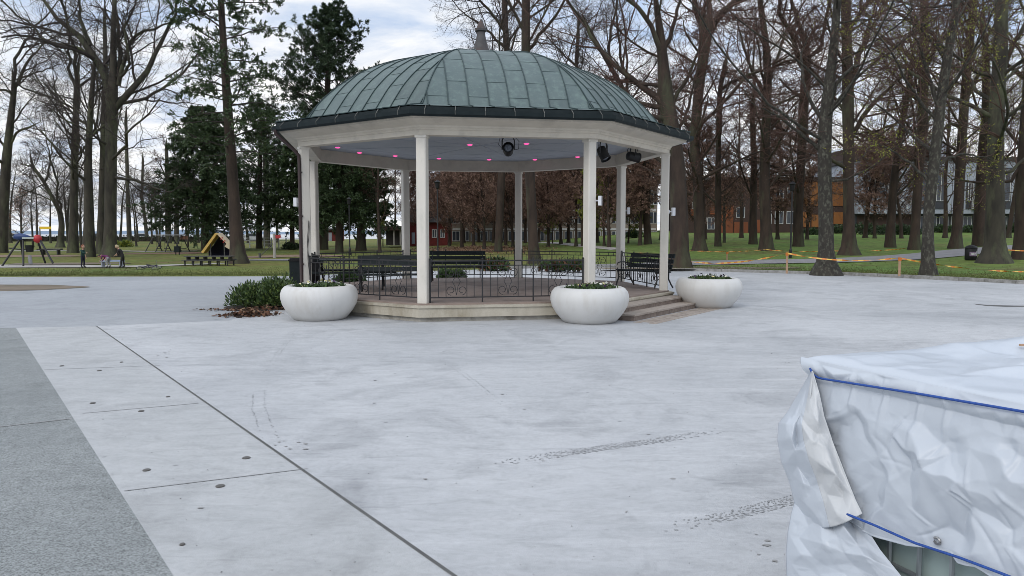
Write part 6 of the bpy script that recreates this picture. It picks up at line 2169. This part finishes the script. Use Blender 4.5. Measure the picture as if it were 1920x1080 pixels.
bare_tree('thickest trunk on the right with broad flared roots, beside the round litter bin', 'maple', 415, [(1864, 493, 62), (1865, 478, 44), (1866, 455, 35), (1866, 400, 31), (1867, 270, 27), (1870, 180, 25), (1876, 100, 24), (1878, 0, 22)],
          [[(1872, 150, 11), (1895, 90, 9), (1915, 50, 7), (1940, 10, 6)], [(1870, 330, 7), (1900, 320, 6), (1925, 290, 5), (1950, 270, 4)], [(1870, 200, 8), (1845, 150, 7), (1838, 90, 6), (1845, 30, 5)], [(1872, 170, 7), (1900, 140, 6), (1935, 120, 4)]], height=21, group=GR, auto=1.1, bark='bark_grey')
bare_tree('dark trunk cut by the right edge of the view', 'maple', 416, [(1920, 486, 40), (1920, 440, 32), (1922, 340, 30), (1930, 200, 26), (1935, 80, 22)], [[(1922, 300, 8), (1895, 345, 6), (1850, 340, 5), (1815, 338, 3)]], height=20, group=GR, auto=1.0, bark='bark_brown')
# ---- young coppery trees behind the bandstand and rows of far trees (copies of a few kinds)
def protos(kind, n, hgt, rad, seed, name, **k):
    out = []
    for i in range(n):
        out.append([bare_tree('proto', kind, seed + i, None, local=(hgt, rad), flare=1.6, name=name, **k), False])
    return out
def place(pr, px, py, s, label, group, rng):
    c = GT(px, py)
    if not pr[1]:
        o = pr[0]; pr[1] = True
    else:
        o = copy_tree(pr[0])
    o.location = (c[0], c[1], c[2] - .05)
    o.rotation_euler = (0, 0, rng.random() * 6.28)
    o.scale = (s, s, s)
    o['label'] = label
    o['group'] = group
    return o
rng = np.random.default_rng(9)
yb = protos('young', 3, 9.5, .16, 500, 'young_beech', bark='bark_brown', twig='twig_brown')
GY = 'coppery young beeches behind the bandstand'
for i, (px, py, s, lab) in enumerate([
        (843, 462, .95, 'coppery young beech just right of the left front post, beyond the railing'), (866, 466, 1.05, 'coppery young beech left of the back bench, over a leaf-strewn patch of lawn'),
        (888, 461, 1.1, 'coppery young beech above the left end of the back bench'), (908, 469, 1.0, 'dark-stemmed young beech above the right end of the back bench'),
        (948, 460, 1.1, 'coppery young beech just left of the back post'), (962, 464, 1.0, 'coppery young beech hidden partly by the back post'),
        (1028, 463, 1.0, 'coppery young beech right of the dark tree behind the back railing'), (1052, 458, 1.1, 'coppery young beech in front of the beige wall, left of the middle front post'),
        (1080, 462, .95, 'coppery young beech close to the left side of the middle front post'), (1142, 464, 1.0, 'coppery young beech between the middle front post and the back right post'),
        (1162, 458, 1.1, 'coppery young beech hidden partly by the back right post'), (1200, 460, 1.0, 'dark young tree on the green lawn left of the right-hand post'), (925, 456, 1.15, 'far coppery young beech between the bench and the back post'), (870, 455, 1.15, 'far coppery young beech behind the leaf-strewn lawn'),
        (797, 461, .9, 'coppery young beech right in front of the red house'), (806, 459, 1.0, 'coppery young beech beside the red house, hidden partly by the left front post'), (826, 457, 1.1, 'coppery young beech in front of the right end of the red house'), (898, 454, 1.2, 'tall far coppery young beech behind the back bench'), (940, 455, 1.2, 'tall far coppery young beech left of the back post'), (985, 456, 1.15, 'coppery young beech right of the back post'), (1010, 455, 1.2, 'coppery young beech behind the dark tree at the back railing'), (1066, 455, 1.2, 'tall coppery young beech before the beige wall'), (1120, 455, 1.15, 'coppery young beech behind the middle front post'), (1212, 454, 1.1, 'coppery young beech left of the right-hand post'),
        (1513, 449, 1.0, 'coppery young beech left of the lichen-spotted trunk before the orange panel'), (1640, 447, 1.0, 'coppery young beech before the dark bay of the pale building'), (1690, 447, 1.05, 'coppery young beech before the brick base of the pale building'),
        (1322, 449, 1.1, 'coppery young beech before the left rust coloured panels'), (1458, 449, 1.15, 'coppery young beech right of the dark straight lawn trunk'), ]):
    place(yb[i % 3], px, py, s, lab, GY, rng)
yl = protos('yellow', 1, 7.5, .12, 540, 'budding_tree', bark='bark_brown', twig='twig_brown')
for px, py, s, lab in ((1133, 461, 1.0, 'yellow-green budding tree just right of the middle front post'), (1036, 457, .62, 'low yellow-green budding tree against the beige wall left of the middle front post'), (1178, 456, .75, 'yellow-green budding tree right of the back right post'), (718, 462, .55, 'pale green budding tree left of the back left post')):
    place(yl[0], px, py, s, lab, 'yellow-green budding trees behind the bandstand', rng)
fr = protos('red', 3, 17, .21, 560, 'bare_tree', bark='bark_brown', twig='twig_brown', dens=.9)
GF = 'far bare trees in front of the buildings'
for i, (px, py, s, lab) in enumerate([(1240, 450, 1.0, 'far bare tree seen just left of the thick dark trunk beside the bandstand'), (1390, 446, 1.0, 'far bare tree at the right end of the rust coloured panels'), (1622, 446, 1.05, 'far bare tree before the leftmost pale panels'), (1772, 446, 1.0, 'far bare tree right of the forked lichen-spotted trunk'), (1890, 446, 1.05, 'far bare tree right of the thickest trunk'), (1945, 447, 1.0, 'far bare tree at the right edge behind the dark cut trunk'),
        (712, 474, .72, 'bare tree with a pale trunk left of the back left post'), (780, 458, .8, 'far bare tree beside the red house'), (810, 456, .9, 'far bare tree right of the red house'), (740, 456, .85, 'far bare tree behind the low dark roofed shelter')]):
    place(fr[i % 3], px, py, s, lab, GF, rng)
fl = protos('oak', 2, 15, .26, 580, 'bare_tree', bark='bark_grey', dens=.9)
GS = 'far bare trees along the shore'
for i, (px, py, s, lab) in enumerate([(70, 454, .9, 'far bare tree near the shore behind the red play cap'), (95, 456, .7, 'far bare tree near the shore left of the straight grey trunk'), (225, 454, .85, 'far bare tree near the shore right of the massive oak'), (258, 453, .8, 'far bare tree near the shore between two thin trunks'), (296, 454, .9, 'far bare tree near the shore behind the left end of the swings'), (350, 453, .9, 'far bare tree near the shore behind the right end of the swings'),
        (62, 463, .5, 'low spreading bare tree behind the climbing tower'), (152, 464, .55, 'low spreading bare tree between the grey trunks behind the ginger haired child'), (256, 462, .5, 'low spreading bare tree right of the fair haired child'), (300, 463, .55, 'low spreading bare tree just behind the swings'), (352, 464, .5, 'low spreading bare tree between the swings and the hut'), (505, 463, .6, 'low spreading bare tree behind the rope post'),
        (20, 455, .9, 'far bare tree near the shore beside the far left tree'), (128, 455, .9, 'far bare tree near the shore behind the straight grey trunk'), (152, 456, .8, 'far bare tree near the shore between the two grey trunks left of the massive oak'), (285, 458, .6, 'small bare tree beyond the path left of the swings'), (372, 455, .9, 'far bare tree near the shore behind the play hut'),
        (20, 455, .9, 'far bare tree near the shore beside the far left tree'), (128, 455, .9, 'far bare tree near the shore behind the straight grey trunk'), (152, 456, .8, 'far bare tree near the shore between the two grey trunks left of the massive oak'), (285, 458, .6, 'small bare tree beyond the path left of the swings'), (372, 455, .9, 'far bare tree near the shore behind the play hut'),
        (466, 456, .9, 'far bare tree right of the tall conifer trunk'), (520, 455, .9, 'far bare tree behind the play post with ropes'), (575, 455, .9, 'far bare tree behind the left front post')]):
    place(fl[i % 2], px, py, s, lab, GS, rng)

# grass blades along the near lawn edges
rr = np.random.default_rng(2)
n = 26000
u = rr.uniform(-.72, .70, n)
d0 = edge_d(u)
off = rr.exponential(1.6, n) + .1
Yg = d0 + off
Xg = u * Yg
k = (u > .28) | (u < -.27) | (rr.random(n) < .6)
Xg, Yg = Xg[k], Yg[k]
Zg = terrain(Xg, Yg)
n = len(Xg)
hgt = rr.uniform(.03, .085, n)
az = rr.uniform(0, 2 * PI, n)
wd = .016
dx, dy = np.cos(az) * wd, np.sin(az) * wd
lx, ly = rr.normal(0, .03, n), rr.normal(0, .03, n)
V = np.stack([np.stack([Xg - dx, Yg - dy, Zg - .01], 1), np.stack([Xg + dx, Yg + dy, Zg - .01], 1), np.stack([Xg + lx, Yg + ly, Zg + hgt], 1)], 1).reshape(-1, 3)
mat('grass_blade', (.115, .13, .036), (.085, .105, .03), .6, .9)
o = np_mesh('grass', V, np.zeros((0, 4)), np.arange(n * 3).reshape(n, 3), np.zeros(0), np.zeros(n), ['grass_blade'])
tag(o, 'short grass along the edge of the lawn', 'grass', kind='stuff')

rr = np.random.default_rng(61)
n = 5000
c = GT(888, 468)
X, Y = c[0] + rr.normal(0, 2.6, n), c[1] + rr.normal(0, 4.5, n)
Z = terrain(X, Y) + .05 + rr.random(n) * .05
D = rr.normal(0, 1, (n, 3)); D[:, 2] *= .5; D /= np.linalg.norm(D, axis=1)[:, None]
S = np.cross(D, np.array([0, -.6, 1.0]) + rr.normal(0, .4, (n, 3))); S /= np.linalg.norm(S, axis=1)[:, None]
L = rr.uniform(.05, .10, n)[:, None]
Pp = np.stack([X, Y, Z], 1)
V = np.stack([Pp - D * L, Pp + S * L * .6, Pp + D * L, Pp - S * L * .6], 1).reshape(-1, 3)
o = np_mesh('leaf_litter', V, np.arange(n * 4).reshape(n, 4), np.zeros((0, 3)), rr.choice(2, n, p=[.6, .4]), np.zeros(0), ['litter', 'litter_pale'])
tag(o, 'rust brown fallen leaves spread under the young beeches behind the bandstand', 'leaf litter', kind='stuff')
n = 2600
r = 2.6 + 15 * rr.random(n) ** 1.3
a = rr.uniform(-.72, .62, n)
X, Y = r * np.sin(a) / np.cos(a) * .95, r
k = (np.hypot(X - BC[0], Y - BC[1]) > 5.3)
X, Y = X[k], Y[k]
n = len(X)
sz = rr.gamma(2.0, .0014, n) + .0015
b4 = rr.normal(0, 1, (n, 4, 3))
b4 /= np.linalg.norm(b4, axis=2, keepdims=True)
b4[:, :, 2] = np.abs(b4[:, :, 2]) * .8
V = np.stack([X, Y, np.full(n, .0045)], 1)[:, None] + b4 * sz[:, None, None]
T = (np.arange(n) * 4)[:, None, None] + np.array([(0, 1, 2), (0, 2, 3), (0, 3, 1), (1, 3, 2)])[None]
o = np_mesh('grit', V.reshape(-1, 3), np.zeros((0, 4)), T.reshape(-1, 3), np.zeros(0), rr.choice(2, n * 4), ['joint_dark', 'stain_dark'])
tag(o, 'loose grit scattered over the paving', 'grit', kind='stuff')
